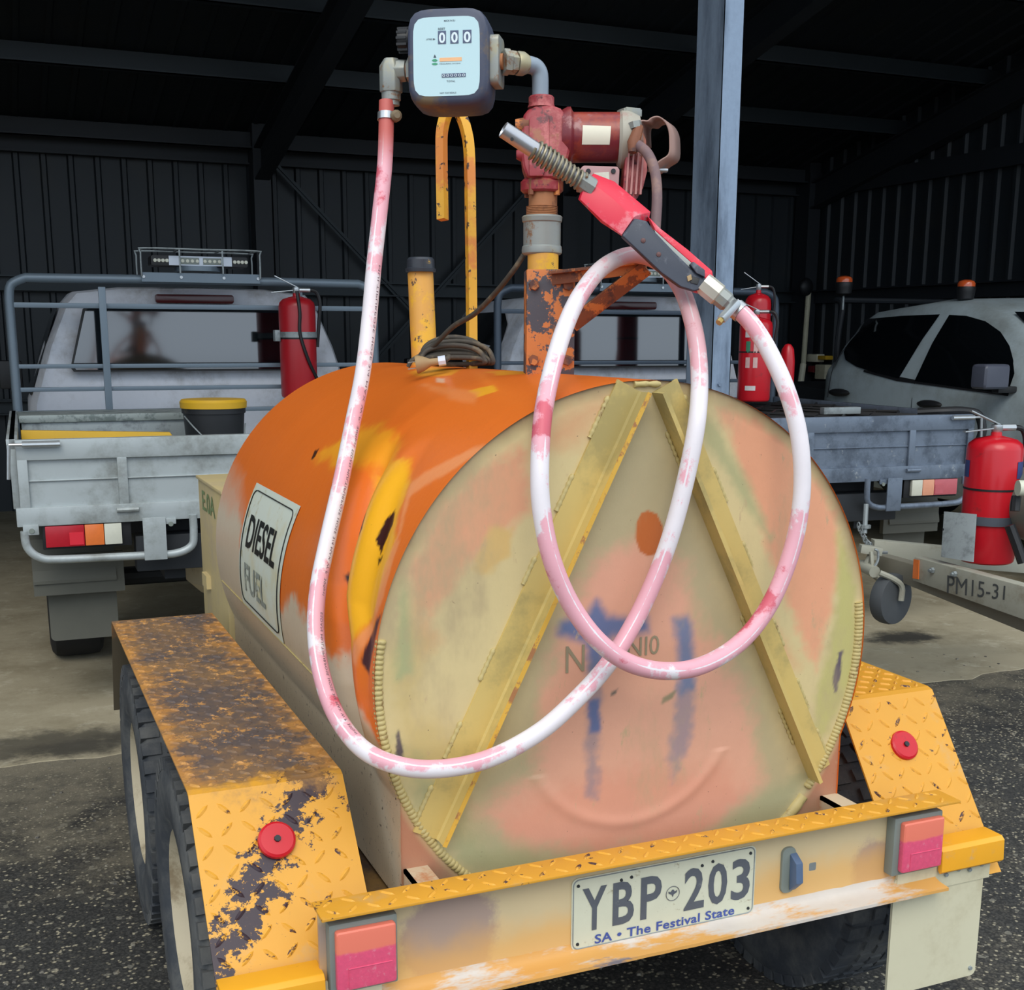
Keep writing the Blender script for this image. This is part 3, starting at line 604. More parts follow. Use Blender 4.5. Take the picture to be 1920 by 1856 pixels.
# ---------------------------------------------------------------- orange tank
R0, ZC, LT, VS, ZS, XS = .4906, .9382, 1.48, .9718, .7426, .45
def shell_pt(y, v, off=0.0):
    """point on the tank skin: y along the axis, v arc length from the crown (positive to the left)"""
    s = 1 if v >= 0 else -1; a = abs(v)
    if a <= VS:
        th = a / R0; dent = 0.0
        if v > 0:
            c = np.interp(v, [.36, .45, .555, .65, .71, .82], [.40, .355, .30, .265, .20, .165]); wn = max(0, min(1, (v - .30) / .2)) * max(0, min(1, (1.0 - v) / .2)); wn = wn * wn * (3 - 2 * wn)
            k = y - c
            dent = wn * (-.042 * math.exp(-(k / .042) ** 2) + .012 * math.exp(-((k + .115) / .045) ** 2) - .007 * math.exp(-((k + .19) / .035) ** 2) * (y > .02) + .007 * math.exp(-((k - .12) / .06) ** 2))
            dent *= min(1, max(0, y / .06))
        r = R0 + off + dent
        return V((-s * r * sin(th), y, ZC + r * cos(th)))
    return V((-s * (XS + off), y, ZS - (a - VS)))
TK = thing('fuel_tank', 'orange and beige diesel tank lying on its side, wrapped in a pink hose', 'tank', (0, .5, .55))
def tank_x(N, P, c, r):
    g = N.n('NewGeometry'); p = g.outputs['Position']; sx = N.n('SeparateXYZ'); N.l(p, sx.inputs[0])
    k = N.m('MULTIPLY', N.m('SUBTRACT', .95, sx.outputs[2]), .42); k = N.m('MINIMUM', N.m('MAXIMUM', k, 0.0), .085)
    f = N.step(N.m('ADD', N.noise(p, 75, 4, .8), k), .715, .02); c = N.mix(f, c, rgb((62, 44, 38)))
    f = N.step(N.noise(N.scl(p, 1, 1, .5), 26, 5, .8), .72, .02); c = N.mix(N.m('MULTIPLY', f, .6), c, rgb((238, 178, 90)))
    return c, r
M['tank'] = mat('orange_tank_paint', (225, 112, 38), .36, var=(5, .06), attr='coat', extra=tank_x, bump=(7, .35, .006))
NU, NV, VM = 330, 400, 1.16
vs = [shell_pt(-.004 + (LT + .004) * i / NU, VM - 2 * VM * j / NV) for j in range(NV + 1) for i in range(NU + 1)]
fs = [(j * (NU + 1) + i, j * (NU + 1) + i + 1, (j + 1) * (NU + 1) + i + 1, (j + 1) * (NU + 1) + i) for j in range(NV) for i in range(NU)]
sh = MB().add(vs, fs).build('shell', M['tank'], TK, smooth=180, fix=False)
uu = np.tile(-.004 + (LT + .004) * np.arange(NU + 1) / NU, NV + 1); vv = np.repeat(VM - 2 * VM * np.arange(NV + 1) / NV, NU + 1)
set_color(sh, 'coat', paint(uu, vv, (226, 112, 36), SHELL_PAINT))
sh['label'] = 'orange shell with yellow patches and a dent'
def end_grid(y, n=250):
    vs = []; X = []; Z = []; z0, z1 = ZS - (VM - VS), ZC + R0
    for j in range(n + 1):
        z = z0 + (z1 - z0) * (1 - (1 - j / n) ** 1.0); hw = sqrt(max(R0 ** 2 - (z - ZC) ** 2, 1e-8)) if z > ZS else XS
        for i in range(n + 1):
            x = hw * (2 * i / n - 1); vs.append(V((x, y, z))); X.append(x); Z.append(z)
    fs = [(j * (n + 1) + i, j * (n + 1) + i + 1, (j + 1) * (n + 1) + i + 1, (j + 1) * (n + 1) + i) for j in range(n) for i in range(n)]
    return vs, fs, np.array(X), np.array(Z)
vs, fs, X, Z = end_grid(0)
for k, p in enumerate(vs):                                   # pressed ring around a shallow dome, seen low on the plate
    d = hypot(p.x + .01, p.z - .85); p.y += .0 - .003 * math.exp(-((d - .215) / .012) ** 2) * (p.z < .75)
M['end'] = mat('faded_end_plate', (200, 180, 130), .6, var=(9, .09), attr='coat', spots=[((92, 70, 56), 95, .70, .015), ((176, 156, 120), 3.2, .64, .12, (1, 1, .45)), ((188, 160, 124), 26, .66, .06, (1, 1, .4))], bump=(14, .3, .003))
ep = MB().add(vs, fs).build('end_plate', M['end'], TK, smooth=180, fix=False)
rim_d = R0 - np.hypot(X, Z - ZC); C = paint(X, Z, (210, 190, 140), END_PAINT)
k = np.clip(1 - (rim_d + .02 * fbm(X, Z, 14)) / .028, 0, 1) * np.clip((Z - .98) / .15, 0, 1) * .75; C = C * (1 - k[:, None]) + np.array([s2l(c) for c in (104, 76, 52)]) * k[:, None]
cn = np.clip((np.hypot(X, Z - ZC) - R0 + .01) / .02, 0, 1) * (Z < ZS + .02); cc = paint(X, Z, (176, 120, 92), [([(-.5, .5), (.5, .5), (.5, .60), (-.5, .60)], (150, 128, 104), .05, .03, .9)])
C = C * (1 - cn[:, None]) + cc * cn[:, None]
set_color(ep, 'coat', C); ep['label'] = 'sun-bleached olive and salmon end plate'
vs, fs, X, Z = end_grid(LT - .005, 40); MB().add(vs, fs).build('front_plate', M['rim'], TK, smooth=0, fix=False)
# weld beads
M['weld'] = mat('painted_weld_bead', (186, 168, 112), .55, var=(20, .12), spots=[((140, 112, 70), 30, .62, .05)])
def bead(pts, r, name, step=.006, amp=.35, n=8):
    L = [0]; 
    for a, b in zip(pts, pts[1:]): L.append(L[-1] + (V(b) - V(a)).length)
    tot = L[-1]; k = max(4, int(tot / (step / 3))); out = []; rs = []; j = 0
    for i in range(k + 1):
        t = tot * i / k
        while j < len(L) - 2 and L[j + 1] < t: j += 1
        f = (t - L[j]) / max(L[j + 1] - L[j], 1e-9); out.append(V(pts[j]).lerp(V(pts[j + 1]), f)); ph = (t / step) % 1
        rs.append(r * (1 - amp + amp * abs(sin(pi * ph)) + .12 * mnoise.noise(V((t * 60, r, 0)))))
    return MB().tube(out, rs, n).build(name, M['weld'], TK, smooth=50)
arc = lambda a0, a1, r, y: [V((r * cos(radians(a)), y, ZC + r * sin(radians(a)))) for a in np.linspace(a0, a1, 60)]
bead(arc(170, 232, R0 - .008, .002), .0095, 'weld_bead', .0085, .3); bead(arc(234, 262, R0 - .004, .002), .012, 'weld_bead', .03, .15)
bead(arc(283, 320, R0 - .006, .002), .013, 'weld_bead', .03, .15); bead(arc(322, 368, R0 - .011, .002), .0105, 'weld_bead', .0075, .2)
bead(arc(87, 93, R0 - .006, -.002), .006, 'weld_bead', .02, .4)
bead([shell_pt(y, .86 + .0 * y, .001) for y in np.linspace(.35, 1.45, 12)], .0022, 'weld_bead', .03, .3, 6)
# angle iron braces in an inverted V
M['brace'] = mat('khaki_angle_iron', (204, 178, 108), .5, var=(7, .1), spots=[((170, 152, 96), 5, .56, .1)])
M['brace_edge'] = mat('rusty_yellow_edge', (216, 168, 66), .5, var=(12, .12), spots=[((166, 112, 70), 22, .56, .04)])
for s in (-1, 1):
    a = V((s * .006, 0, ZC + R0 - .012)); b = V((s * .381, 0, .662)); d = (b - a).normalized(); out = V((s * 1, 0, 0)); out = (out - d * out.dot(d)).normalized()   # away from centre
    L = .052; t = .005; Y = V((0, -1, 0))
    def sec(o, k=0): return [o, o + out * L, o + out * L + Y * t, o + out * t * 1.5 + Y * t, o + out * t + Y * (t * 2), o + out * t + Y * .036, o + Y * .036]
    a2 = a + d * .01
    m = MB(); m.loft([sec(a2), sec(b)]); br = m.build('angle_brace', M['brace'], TK, smooth=0)
    m = MB(); m.beam(a2 + out * .0035 + Y * .0368, b + out * .0035 + Y * .0368, .0078, .0015, up=(0, 1, 0)); m.build('worn_edge', M['brace_edge'] if s < 0 else M['brace'], br)
    Lw = (b - a).length
    for q0, q1 in ((.05, .14), (.22, .30), (.40, .46), (.60, .67), (.76, .84), (.90, .985)):
        bead([a + d * Lw * (q0 + (q1 - q0) * i / 6) + out * (L + .002) + Y * .001 for i in range(7)], .0052, 'weld_bead', .012, .45)
    for q0, q1 in ((.1, .2), (.55, .62), (.8, .9)):
        bead([a + d * Lw * (q0 + (q1 - q0) * i / 6) - out * .003 + Y * .001 for i in range(7)], .004, 'weld_bead', .012, .45)
# faded stencil
M['stencil'] = mat('worn_stencil', (146, 134, 108), .7, var=(60, .2))
q0, q1 = PY(1176, 1232, 0), PY(1236, 1190, 0)
letter('stencil', 'NI0', (q0.x, q0.z, q1.x, q1.z), lambda u, v: V((u, -.0012, v)), M['stencil'], TK)
q0, q1 = PY(1060, 1262, 0), PY(1096, 1208, 0)
letter('stencil', 'N', (q0.x, q0.z, q1.x, q1.z), lambda u, v: V((u, -.0012, v)), M['stencil'], TK)
# DIESEL FUEL sign on the curved flank; v runs down, u runs towards the rear
def sign_pt(off): return lambda a, b: shell_pt(1.12 + (.666 - 1.12) * a + (.024 * b) * 1, .551 + b * .306, off)
M['sign'] = mat('cream_sign', (216, 222, 208), .35, var=(3, .04), spots=[((208, 196, 150), 3, .58, .12), ((186, 176, 140), 18, .64, .06)])
vs, fs = wrap_poly([(0, 0), (1, 0), (1, 1), (0, 1)], sign_pt(.0022), 14)
sg = MB().add(vs, fs).build('sign', M['sign'], TK, smooth=60, fix=False); sg['label'] = 'cream sticker reading DIESEL FUEL'
S3 = sign_pt(.0036)
letter('sign_word', 'DIESEL', (.15, -.50, .84, -.235), lambda u, v: S3(u, -v), M['black_ink'], sg, bold=.018, cuts=8)
letter('sign_word', 'FUEL', (.16, -.85, .68, -.62), lambda u, v: S3(u, -v), mat('faded_grey_lettering', (134, 140, 132), .6, var=(40, .2), spots=[((206, 206, 186), 30, .56, .05)]), sg, bold=.02, cuts=8)
bd = rrect(.05, .05, .95, .95, .06, 4); ring = []
for q in range(len(bd)):
    a, b = bd[q], bd[(q + 1) % len(bd)]; nseg = max(1, int(hypot(b[0] - a[0], b[1] - a[1]) / .06))
    for k in range(nseg): ring.append(S3(a[0] + (b[0] - a[0]) * k / nseg, a[1] + (b[1] - a[1]) * k / nseg))
MB().tube(ring, .0014, 4, closed=True).build('sign_border', M['black_ink'], sg)
# filler pipe with cap, hooked rod, riser pipe box and hose hanger
M['pipe_y'] = mat('chipped_yellow_pipe', (224, 164, 74), .5, var=(7, .1), spots=[((236, 180, 50), 12, .54, .04), ((96, 70, 58), 22, .645, .02)])
dF = 3.10; b = PD(797, 690, dF); top = PD(789, 512, dF)
FP = MB().lathe(b - V((0, 0, .03)), top - b, [(0, rad(24, dF)), ((top - b).length + .03, rad(24, dF))], 28).build('filler_pipe', M['pipe_y'], TK)
MB().lathe(PD(789, 510, dF), (0, 0, 1), [(0, rad(28, dF)), (.008, rad(28.5, dF)), (.010, rad(26, dF)), (.03, rad(25.5, dF)), (.036, rad(22, dF)), (.037, .002)], 28).build('filler_cap', mat('black_worn_cap', (52, 56, 64), .4, var=(16, .2), spots=[((190, 150, 50), 24, .66, .03)]), FP)
dR = 2.78; m = MB(); pts = spline([PD(*p) for p in ((885, 698, dR), (884, 560, dR), (882, 400, dR), (880, 290, dR), (874, 245, dR), (862, 212, dR), (850, 200, dR), (838, 212, dR), (829, 245, dR), (828, 290, dR), (830, 412, dR))], 6)
m = MB(); t_ = rad(8.5, dR); n_ = 4
m.tube(pts, t_ * 1.36, 4); m.build('hooked_bar', mat('yellow_flat_bar', (228, 168, 48), .5, var=(9, .12), spots=[((216, 132, 56), 8, .54, .06), ((70, 48, 44), 30, .61, .02)]), TK, smooth=30)
M['rustbox'] = mat('peeling_orange_steel', (206, 122, 62), .55, var=(10, .08), spots=[((74, 72, 80), 9, .49, .012), ((120, 84, 60), 30, .62, .05), ((104, 102, 108), 40, .7, .03)], bump=(30, .4, .002))
M['rust'] = mat('rusty_iron', (128, 78, 54), .7, var=(16, .2), spots=[((198, 120, 62), 18, .535, .02), ((86, 60, 56), 26, .58, .06)], bump=(50, .5, .002))
x0 = -.052; m = MB(); c = V((0, .42, 0)); pA = PD(984, 700, 2.38); pB = PD(1075, 504, 2.38)
zt = PD(1029, 506, 2.38).z; fx = V((cos(radians(-20)), sin(radians(-20)), 0)); fy = V((-fx.y, fx.x, 0)); bc = PD(1029, 600, 2.42); wb_ = rad(45, 2.4)
def fbox(m, c, hx, hy, z0, z1):
    vs = [V((c.x, c.y, 0)) + fx * i * hx + fy * j * hy + V((0, 0, z)) for z in (z0, z1) for j in (-1, 1) for i in (-1, 1)]
    return m.add(vs, [(0, 2, 3, 1), (4, 5, 7, 6), (0, 1, 5, 4), (2, 6, 7, 3), (0, 4, 6, 2), (1, 3, 7, 5)])
bx = fbox(MB(), bc, wb_, .045, 1.40, zt).build('riser_box', M['rustbox'], TK, bevel=.003)
for u, z in ((-.7, zt - .03), (.7, zt - .03), (-.7, 1.455), (.7, 1.455)): MB().lathe(V((bc.x, bc.y, z)) + fx * u * wb_ - fy * .045, -fy, [(0, .011), (.009, .010)], 6).build('bolt', M['rust'], bx)
tip = PD(1212, 492, 2.27)
m = MB(); a = PD(1035, 512, 2.36); m.beam(a, tip, .034, .006, up=(0, 0, 1)); m.beam(a + V((0, 0, -.012)), tip + V((0, 0, -.008)), .005, .022); m.build('hanger_arm', M['rust'], TK, bevel=.001)
m = MB(); m.beam(PD(1072, 610, 2.37), tip - V((0, 0, .01)), .03, .006, up=(.3, 1, .3)); m.beam(PD(1074, 596, 2.38), tip + V((0, .01, 0)), .006, .02, up=(.3, 1, .3)); m.build('hanger_strut', M['rust'], TK, bevel=.001)

# ---------------------------------------------------------------- pump, on the riser pipe
D = 2.41
M['pumpred'] = mat('faded_maroon_casting', (148, 46, 54), .5, var=(10, .12), spots=[((188, 104, 102), 9, .53, .07), ((150, 88, 62), 14, .56, .04), ((96, 40, 46), 30, .60, .03)], bump=(60, .35, .002))
M['motor'] = mat('dark_red_motor', (116, 36, 46), .35, var=(6, .14), spots=[((152, 60, 40), 8, .54, .08), ((150, 96, 96), 20, .60, .05)])
M['zinc'] = mat('galvanised_fitting', (150, 154, 150), .48, .35, var=(14, .12), spots=[((168, 160, 130), 9, .58, .1), ((140, 104, 76), 24, .60, .05)])
M['thread'] = mat('rusty_thread', (168, 112, 74), .7, var=(14, .2), spots=[((110, 70, 56), 20, .6, .06)])
PU = thing('fuel_pump', 'faded red electric transfer pump on the galvanised riser pipe above the tank', 'pump', PD(1016, 505, D))
Zu = V((0, 0, 1)); P_ = lambda x, y, d=D: PD(x, y, d)
def vl(name, x, ys, rs, mt, n=28, d=D, parent=PU):       # vertical lathe through pixel rows
    z = [P_(x, y, d) for y in ys]; b = z[0]; return MB().lathe(b, Zu, [(q.z - b.z, rad(r, d)) for q, r in zip(z, rs)], n).build(name, mt, parent)
vl('riser_pipe', 1018, (512, 476), (29, 29), M['pipe_y'])
vl('coupling', 1016, (478, 475, 470, 463, 461, 419, 417, 409, 406), (34, 37.5, 38, 37, 35, 35, 37, 38, 35), M['zinc'])
cp_ = PU.children
for k in range(4):
    a = radians(200 + 45 * k * 2); c = P_(1016, 440); MB().box((c.x + cos(a) * .0365 - .003, c.y + sin(a) * .0365 - .003, P_(0, 470).z), (c.x + cos(a) * .0365 + .003, c.y + sin(a) * .0365 + .003, P_(0, 408).z)).build('coupling_rib', M['zinc'], PU)
z0 = P_(1016, 406); z1 = P_(1016, 388); L = z1.z - z0.z
MB().lathe(z0, Zu, [(L * i / 12, rad(30 - (i % 2) * 1.6, D)) for i in range(13)], 28).build('pipe_thread', M['thread'], PU)
vl('riser_neck', 1018, (389, 362), (27, 27), M['thread'], 12)
vl('mounting_flange', 1016, (362, 358, 342, 336), (36, 40, 40, 34), M['pumpred'], 16)
for k in range(4):
    a = radians(30 + 90 * k); c = P_(1016, 368) + V((cos(a), sin(a), 0)) * rad(34, D); MB().lathe(c, Zu, [(0, .006), (.03, .006)], 6).build('flange_bolt', M['rust'], PU)
RX = (CR * 1.0); RX.z = 0; RX.normalize(); FY = V((-RX.y, RX.x, 0))          # axes of the casting: to the right in the photo, and away
def oblong(cx, cy, hx, hy, depth, d=D, n=6):              # rounded block in casting axes
    return [(cx + p[0], cy + p[1]) for p in rrect(-hx, -hy, hx, hy, min(hx, hy) * .35, n)]
def slab(m, poly, d0, depth):                              # pixel outline at depth d0, thickness along FY
    return m.prism([P_(x, y, d0) for x, y in poly], FY * depth)
m = MB(); slab(m, [(988, 335), (980, 312), (977, 290), (978, 230), (982, 214), (990, 204), (1004, 198), (1036, 196), (1052, 202), (1062, 216), (1068, 240), (1070, 280), (1062, 310), (1056, 335)], D - .045, .09)
m.build('pump_body', M['pumpred'], PU, bevel=.012, seg=3)
m = MB(); slab(m, [(992, 330), (992, 222), (1000, 216), (1030, 216), (1030, 300), (1018, 330)], D - .052, .02); m.build('cover_plate', M['pumpred'], PU, bevel=.003)
vl('outlet_boss', 1015, (202, 196, 184, 181), (26, 24, 24, 21), M['pumpred'], 24)
m = MB(); m.lathe(P_(966, 236, D - .03), RX, [(0, rad(12, D)), (.02, rad(15, D)), (.04, rad(16, D))], 16); m.build('valve_cap', M['rust'], PU)
m = MB(); m.lathe(P_(968, 290, D - .03), RX, [(0, rad(8, D)), (.008, rad(12, D)), (.03, rad(14, D))], 16); m.build('strainer_cap', M['pumpred'], PU)
a = P_(1052, 258); MB().lathe(a, RX, [(0, rad(48, D)), (.012, rad(54, D)), (.018, rad(54, D)), (.022, rad(47, D)), (.024, rad(45, D)), (.14, rad(45, D))], 40).build('motor', M['motor'], PU)
a = P_(1158, 262); MB().lathe(a, RX, [(0, rad(46, D)), (.006, rad(51, D)), (.018, rad(51, D)), (.026, rad(49, D)), (.042, rad(42, D)), (.048, rad(25, D))], 40).build('motor_end', mat('grey_motor_cap', (164, 158, 144), .5, var=(8, .1), spots=[((160, 90, 84), 7, .6, .1)]), PU)
m = MB(); 
for k in range(2): m.box(P_(1170 + 4 * k, 216, D - .02), P_(1190 - 4 * k, 210 - 2 * k, D + .02))
m.build('cap_lug', M['zinc'], PU, bevel=.001)
# paper label wrapped on the motor
def mot(u, v): th = v; c = P_(1094 + u, 258); return P_(1094, 258) + RX * rad(u, D) + (Zu * sin(th) - FY * cos(th)) * (rad(45, D) + .0006)
vs, fs = wrap_poly([(-5, -.42), (46, -.42), (48, .30), (-4, .34)], lambda u, v: mot(u, v), 8)
lb = MB().add(vs, fs).build('label', mat('faded_paper_label', (226, 220, 200), .6, var=(30, .08), spots=[((150, 120, 100), 60, .72, .02)]), PU, fix=False)
m = MB(); slab(m, [(1166, 372), (1172, 300), (1178, 250), (1188, 236), (1204, 240), (1212, 262), (1214, 320), (1206, 352), (1194, 374)], D - .03, .07); sb = m.build('switch_housing', M['pumpred'], PU, bevel=.004)
for k in range(4):
    m = MB(); slab(m, [(1172 + 9 * k, 364), (1178 + 9 * k, 286), (1181 + 9 * k, 286), (1176 + 9 * k, 364)], D - .038, .01); m.build('housing_rib', mat('dusty_pink_rib', (178, 120, 116), .6, var=(20, .1)) if k == 0 else bpy.data.materials['dusty_pink_rib'], sb)
m = MB(); slab(m, [(1084, 352), (1088, 316), (1094, 310), (1158, 312), (1162, 318), (1160, 352)], D - .05, .08); jb = m.build('junction_box', mat('dusty_pink_box', (168, 128, 128), .55, var=(20, .1)), PU, bevel=.003)
for x in (1103, 1150): MB().lathe(P_(x, 321, D - .05), -FY, [(0, .005), (.004, .0045)], 10).build('screw', M['steel_dark'], jb)
m = MB(); slab(m, [(1114, 348), (1114, 324), (1142, 322), (1143, 346)], D - .052, .002); m.build('rating_plate', mat('worn_rating_plate', (196, 192, 178), .6, var=(90, .2)), jb)
# curved nozzle boot at the right, made of bent sheet
boot = spline([(1206, 226), (1214, 222), (1226, 220), (1236, 216), (1248, 216), (1258, 226), (1263, 240), (1264, 262), (1262, 284), (1250, 297), (1236, 306), (1224, 312)], 4) if False else None
pts = [V((x, y, 0)) for x, y in ((1208, 262), (1208, 226), (1222, 224), (1230, 218), (1242, 216), (1254, 224), (1262, 240), (1264, 262), (1262, 286), (1246, 298), (1228, 312))]
pts = spline(pts, 4); m = MB(); n = len(pts); wd = .07
A = [P_(p.x - 8, p.y + 3, D - .05) for p in pts]; B = [p + (FY * .8 + RX * .30) * .10 for p in A]
m.add(A + B, [(i, i + 1, n + i + 1, n + i) for i in range(n - 1)])
bo = m.build('nozzle_boot', mat('dusty_rose_sheet', (150, 118, 108), .55, var=(8, .1), spots=[((168, 80, 78), 6, .58, .06)]), PU, smooth=60, fix=False)
md = bo.modifiers.new('thickness', 'SOLIDIFY'); md.thickness = .003; md.offset = 0
MB().beam(P_(1215, 318, D), P_(1252, 320, D), .02, .006).build('switch_lever', M['steel'], PU, bevel=.002)
# gland and thick cable bending down behind the trigger guard
MB().tube([P_(1198, 238, D - .05), P_(1188, 268, D - .06), P_(1186, 286, D - .06)], [rad(9, D), rad(12, D), rad(8, D)], 10).build('cable_gland', M['rust'], PU)
MB().lathe(P_(1192, 240, D - .05), (RX * -.2 + Zu), [(0, rad(12, D)), (.012, rad(12, D))], 6).build('gland_nut', M['zinc'], PU)
MB().tube(spline([P_(1196, 272, D - .06), P_(1214, 288, D - .08), P_(1228, 322, D - .10), P_(1232, 370, D - .12), P_(1228, 440, D - .13)], 6), rad(9.5, D), 12).build('hook_tube', mat('dusty_purple_brown_tube', (112, 88, 90), .6, var=(30, .2), spots=[((140, 110, 100), 16, .56, .1)]), PU)

# ---------------------------------------------------------------- flow meter, between two elbows
yaw = radians(32.7); mx = V((cos(yaw), -sin(yaw), 0)); my = V((sin(yaw), cos(yaw), 0)); mc = PD(838, 108, 2.33)
MT = thing('flow_meter', 'square black flow meter with pale blue face reading zero, above the tank', 'meter', mc)
def mp(u, v, w=0.0): return mc + mx * u + V((0, 0, v)) + my * w
def sq(hw, hh, w, ox=0, oy=0, e=4.6, n=48):
    out = []
    for k in range(n):
        a = 2 * pi * (k + .5) / n; c, s = cos(a), sin(a); r = (abs(c) ** e + abs(s) ** e) ** (-1 / e); out.append(mp(ox + hw * r * c, oy + hh * r * s, w))
    return out
M['meter'] = mat('dusty_black_meter', (66, 72, 92), .5, var=(14, .12), spots=[((112, 96, 74), 9, .60, .08)])
body = MB().loft([sq(.071, .079, 0, 0, .004, 5.4), sq(.0775, .0855, .003, 0, .003, 5.4), sq(.080, .088, .012, 0, .001, 5.4), sq(.081, .089, .04, 0, -.003, 5.4), sq(.081, .088, .075, 0, -.006, 5.4), sq(.077, .083, .10, 0, -.008, 5.4), sq(.06, .065, .105, 0, -.008, 5.4)]).build('case', M['meter'], MT, smooth=50)
M['face'] = mat('pale_blue_dial', (196, 226, 232), .4, var=None)
fc = MB(); q = [[p for p in sq(.0655, .0715, -.0005, -.001, .002, 7)], [p for p in sq(.0655, .0715, .002, -.001, .002, 7)]]; fc.loft(q); fo = fc.build('dial', M['face'], MT)
ft = lambda u, v: mp(u, v, -.0012)
M['dial_ink'] = mat('dial_lettering', (74, 84, 96), .6, var=None); M['counter'] = mat('counter_window', (84, 96, 124), .5, var=None)
M['digit'] = mat('counter_digit', (226, 240, 244), .5, var=None)
dx = .1580 / 1225 if False else 0
def ux(z): return (z - 1060) * .0655 * 2 / 960      # from the close-up's columns and rows to metres on the dial
def vz(z): return .002 - (z - 645) * .0715 * 2 / 1060
for x0, x1 in ((935, 1050), (1112, 1230), (1292, 1415)):
    m = MB(); m.prism([mp(ux(a), vz(b), -.0008) for a, b in ((x0, 475), (x1, 475), (x1, 303), (x0, 303))], my * -.0006); cw = m.build('counter_window', M['counter'], fo)
    letter('digit', '0', (ux(x0 + 14), vz(468), ux(x1 - 10), vz(325)), lambda u, v: mp(u, v, -.0018), M['digit'], fo, bold=.03)
m = MB(); m.prism([mp(ux(a), vz(b), -.0008) for a, b in ((985, 925), (1330, 925), (1330, 875), (985, 875))], my * -.0006); m.build('total_counter', M['counter'], fo)
letter('digit', '000000', (ux(995), vz(920), ux(1322), vz(882)), lambda u, v: mp(u, v, -.0018), M['digit'], fo, space=1.3)
for tx, a, b, c, d, mk in (('RESET', 938, 292, 1040, 262, 'dial_ink'), ('LITRES', 765, 418, 855, 398, 'dial_ink'), ('TOTAL', 1055, 990, 1180, 968, 'dial_ink'), ('NOT FOR RESALE', 955, 1145, 1192, 1125, 'dial_ink'), ('MADE IN EU', 1025, 182, 1182, 160, 'dial_ink')):
    letter('dial_text', tx, (ux(a), vz(b), ux(c), vz(d)), ft, M[mk], fo, bold=.01)
m = MB(); m.prism([mp(ux(a), vz(b), -.0008) for a, b in ((865, 396), (895, 408), (865, 421))], my * -.0005); m.build('pointer_mark', M['dial_ink'], fo)
M['logo_o'] = mat('orange_logo', (246, 190, 140), .5, var=None); M['logo_g'] = mat('green_logo', (70, 160, 120), .5, var=None)
letter('logo_word', 'FUELTANKS', (ux(958), vz(712), ux(1270), vz(660)), ft, M['logo_o'], fo, bold=.03) if False else MB().prism([mp(ux(a), vz(b), -.0008) for a, b in ((955, 712), (1275, 710), (1275, 660), (955, 662))], my * -.0004).build('logo_band', M['logo_o'], fo)
letter('dial_text', 'MEASURING SYSTEMS', (ux(955), vz(750), ux(1255), vz(735)), ft, M['dial_ink'], fo)
for k, (r, cy) in enumerate(((30, 640), (42, 692), (45, 738))):
    m = MB(); pol = [(885 - r * .4, cy - 22 + 6 * k), (885 + r * .3, cy - 26 + 6 * k), (885 + r, cy + 2), (885 + r * .4, cy + 18), (885 - r * .6, cy + 14), (885 - r, cy - 2)] if k else [(885, 612), (908, 655), (866, 655)]
    m.prism([mp(ux(a), vz(b), -.0008) for a, b in pol], my * -.0004); m.build('logo_leaf', M['logo_g'] if k else M['dial_ink'], fo, smooth=0)
kn = MB(); kn.lathe(mp(-.078, .042, .035), -mx, [(0, .018), (.008, .022), (.024, .022), (.027, .018)], 24); ko = kn.build('reset_knob', M['black'], MT)
for k in range(12):
    a = 2 * pi * k / 12; m = MB(); c = mp(-.094, .042, .035) + (my * cos(a) + Zu * sin(a)) * .022; m.beam(c - mx * .010, c + mx * .010, .0045, .0045); m.build('knob_rib', M['black'], ko)
# fittings left and right of the meter
zc_ = -.012
m = MB(); m.loft([[mp(a, zc_ + .012 + c, .055 + b) for b, c in rrect(-.034, -.046, .034, .046, .012)] for a in (.070, .097)]); m.build('outlet_boss', M['zinc'], MT, bevel=.002)
MB().lathe(mp(-.068, zc_, .045), -mx, [(0, .03), (.012, .03), (.013, .018)], 24).build('inlet_boss', M['zinc'], MT)
def hexnut(p, d, L, r, name): return MB().lathe(p, d, [(0, r * .94), (L * .1, r), (L * .9, r), (L, r * .94)], 6).build(name, M['zinc'], MT, smooth=20)
hexnut(mp(-.080, zc_, .045), -mx, .009, .024, 'hex_nut'); MB().lathe(mp(-.085, zc_, .045), -mx, [(0, .014), (.02, .014)], 20).build('nipple', M['thread'], MT)
# left elbow, cast with flats, turning down to the hose barb
e0 = mp(-.094, zc_, .045); el = e0 - mx * .030
m = MB(); m.lathe(e0 - mx * .0, -mx, [(-.002, .021), (.010, .022), (.026, .021)], 8); m.build('elbow_arm', M['zinc'], MT, bevel=.002)
m = MB(); m.loft([[el + mx * a * .021 + my * b * .021 + V((0, 0, z)) for a, b in ((-1, -.5), (-.5, -1), (.6, -1), (1, -.5), (1, .5), (.5, 1), (-.5, 1), (-1, .5))] for z in (-.040, .008)] + [[el + mx * a * .014 + my * b * .016 + V((0, 0, .023)) for a, b in ((-.8, -.5), (-.4, -1), (.6, -1), (1.2, -.5), (1.2, .5), (.5, 1), (-.4, 1), (-.8, .5))]]); m.build('elbow_body', M['zinc'], MT, bevel=.003)
MB().lathe(el - V((0, 0, .038)), -Zu, [(0, .0195), (.016, .019), (.018, .0165), (.026, .0165)], 20).build('hose_barb', M['zinc'], MT)
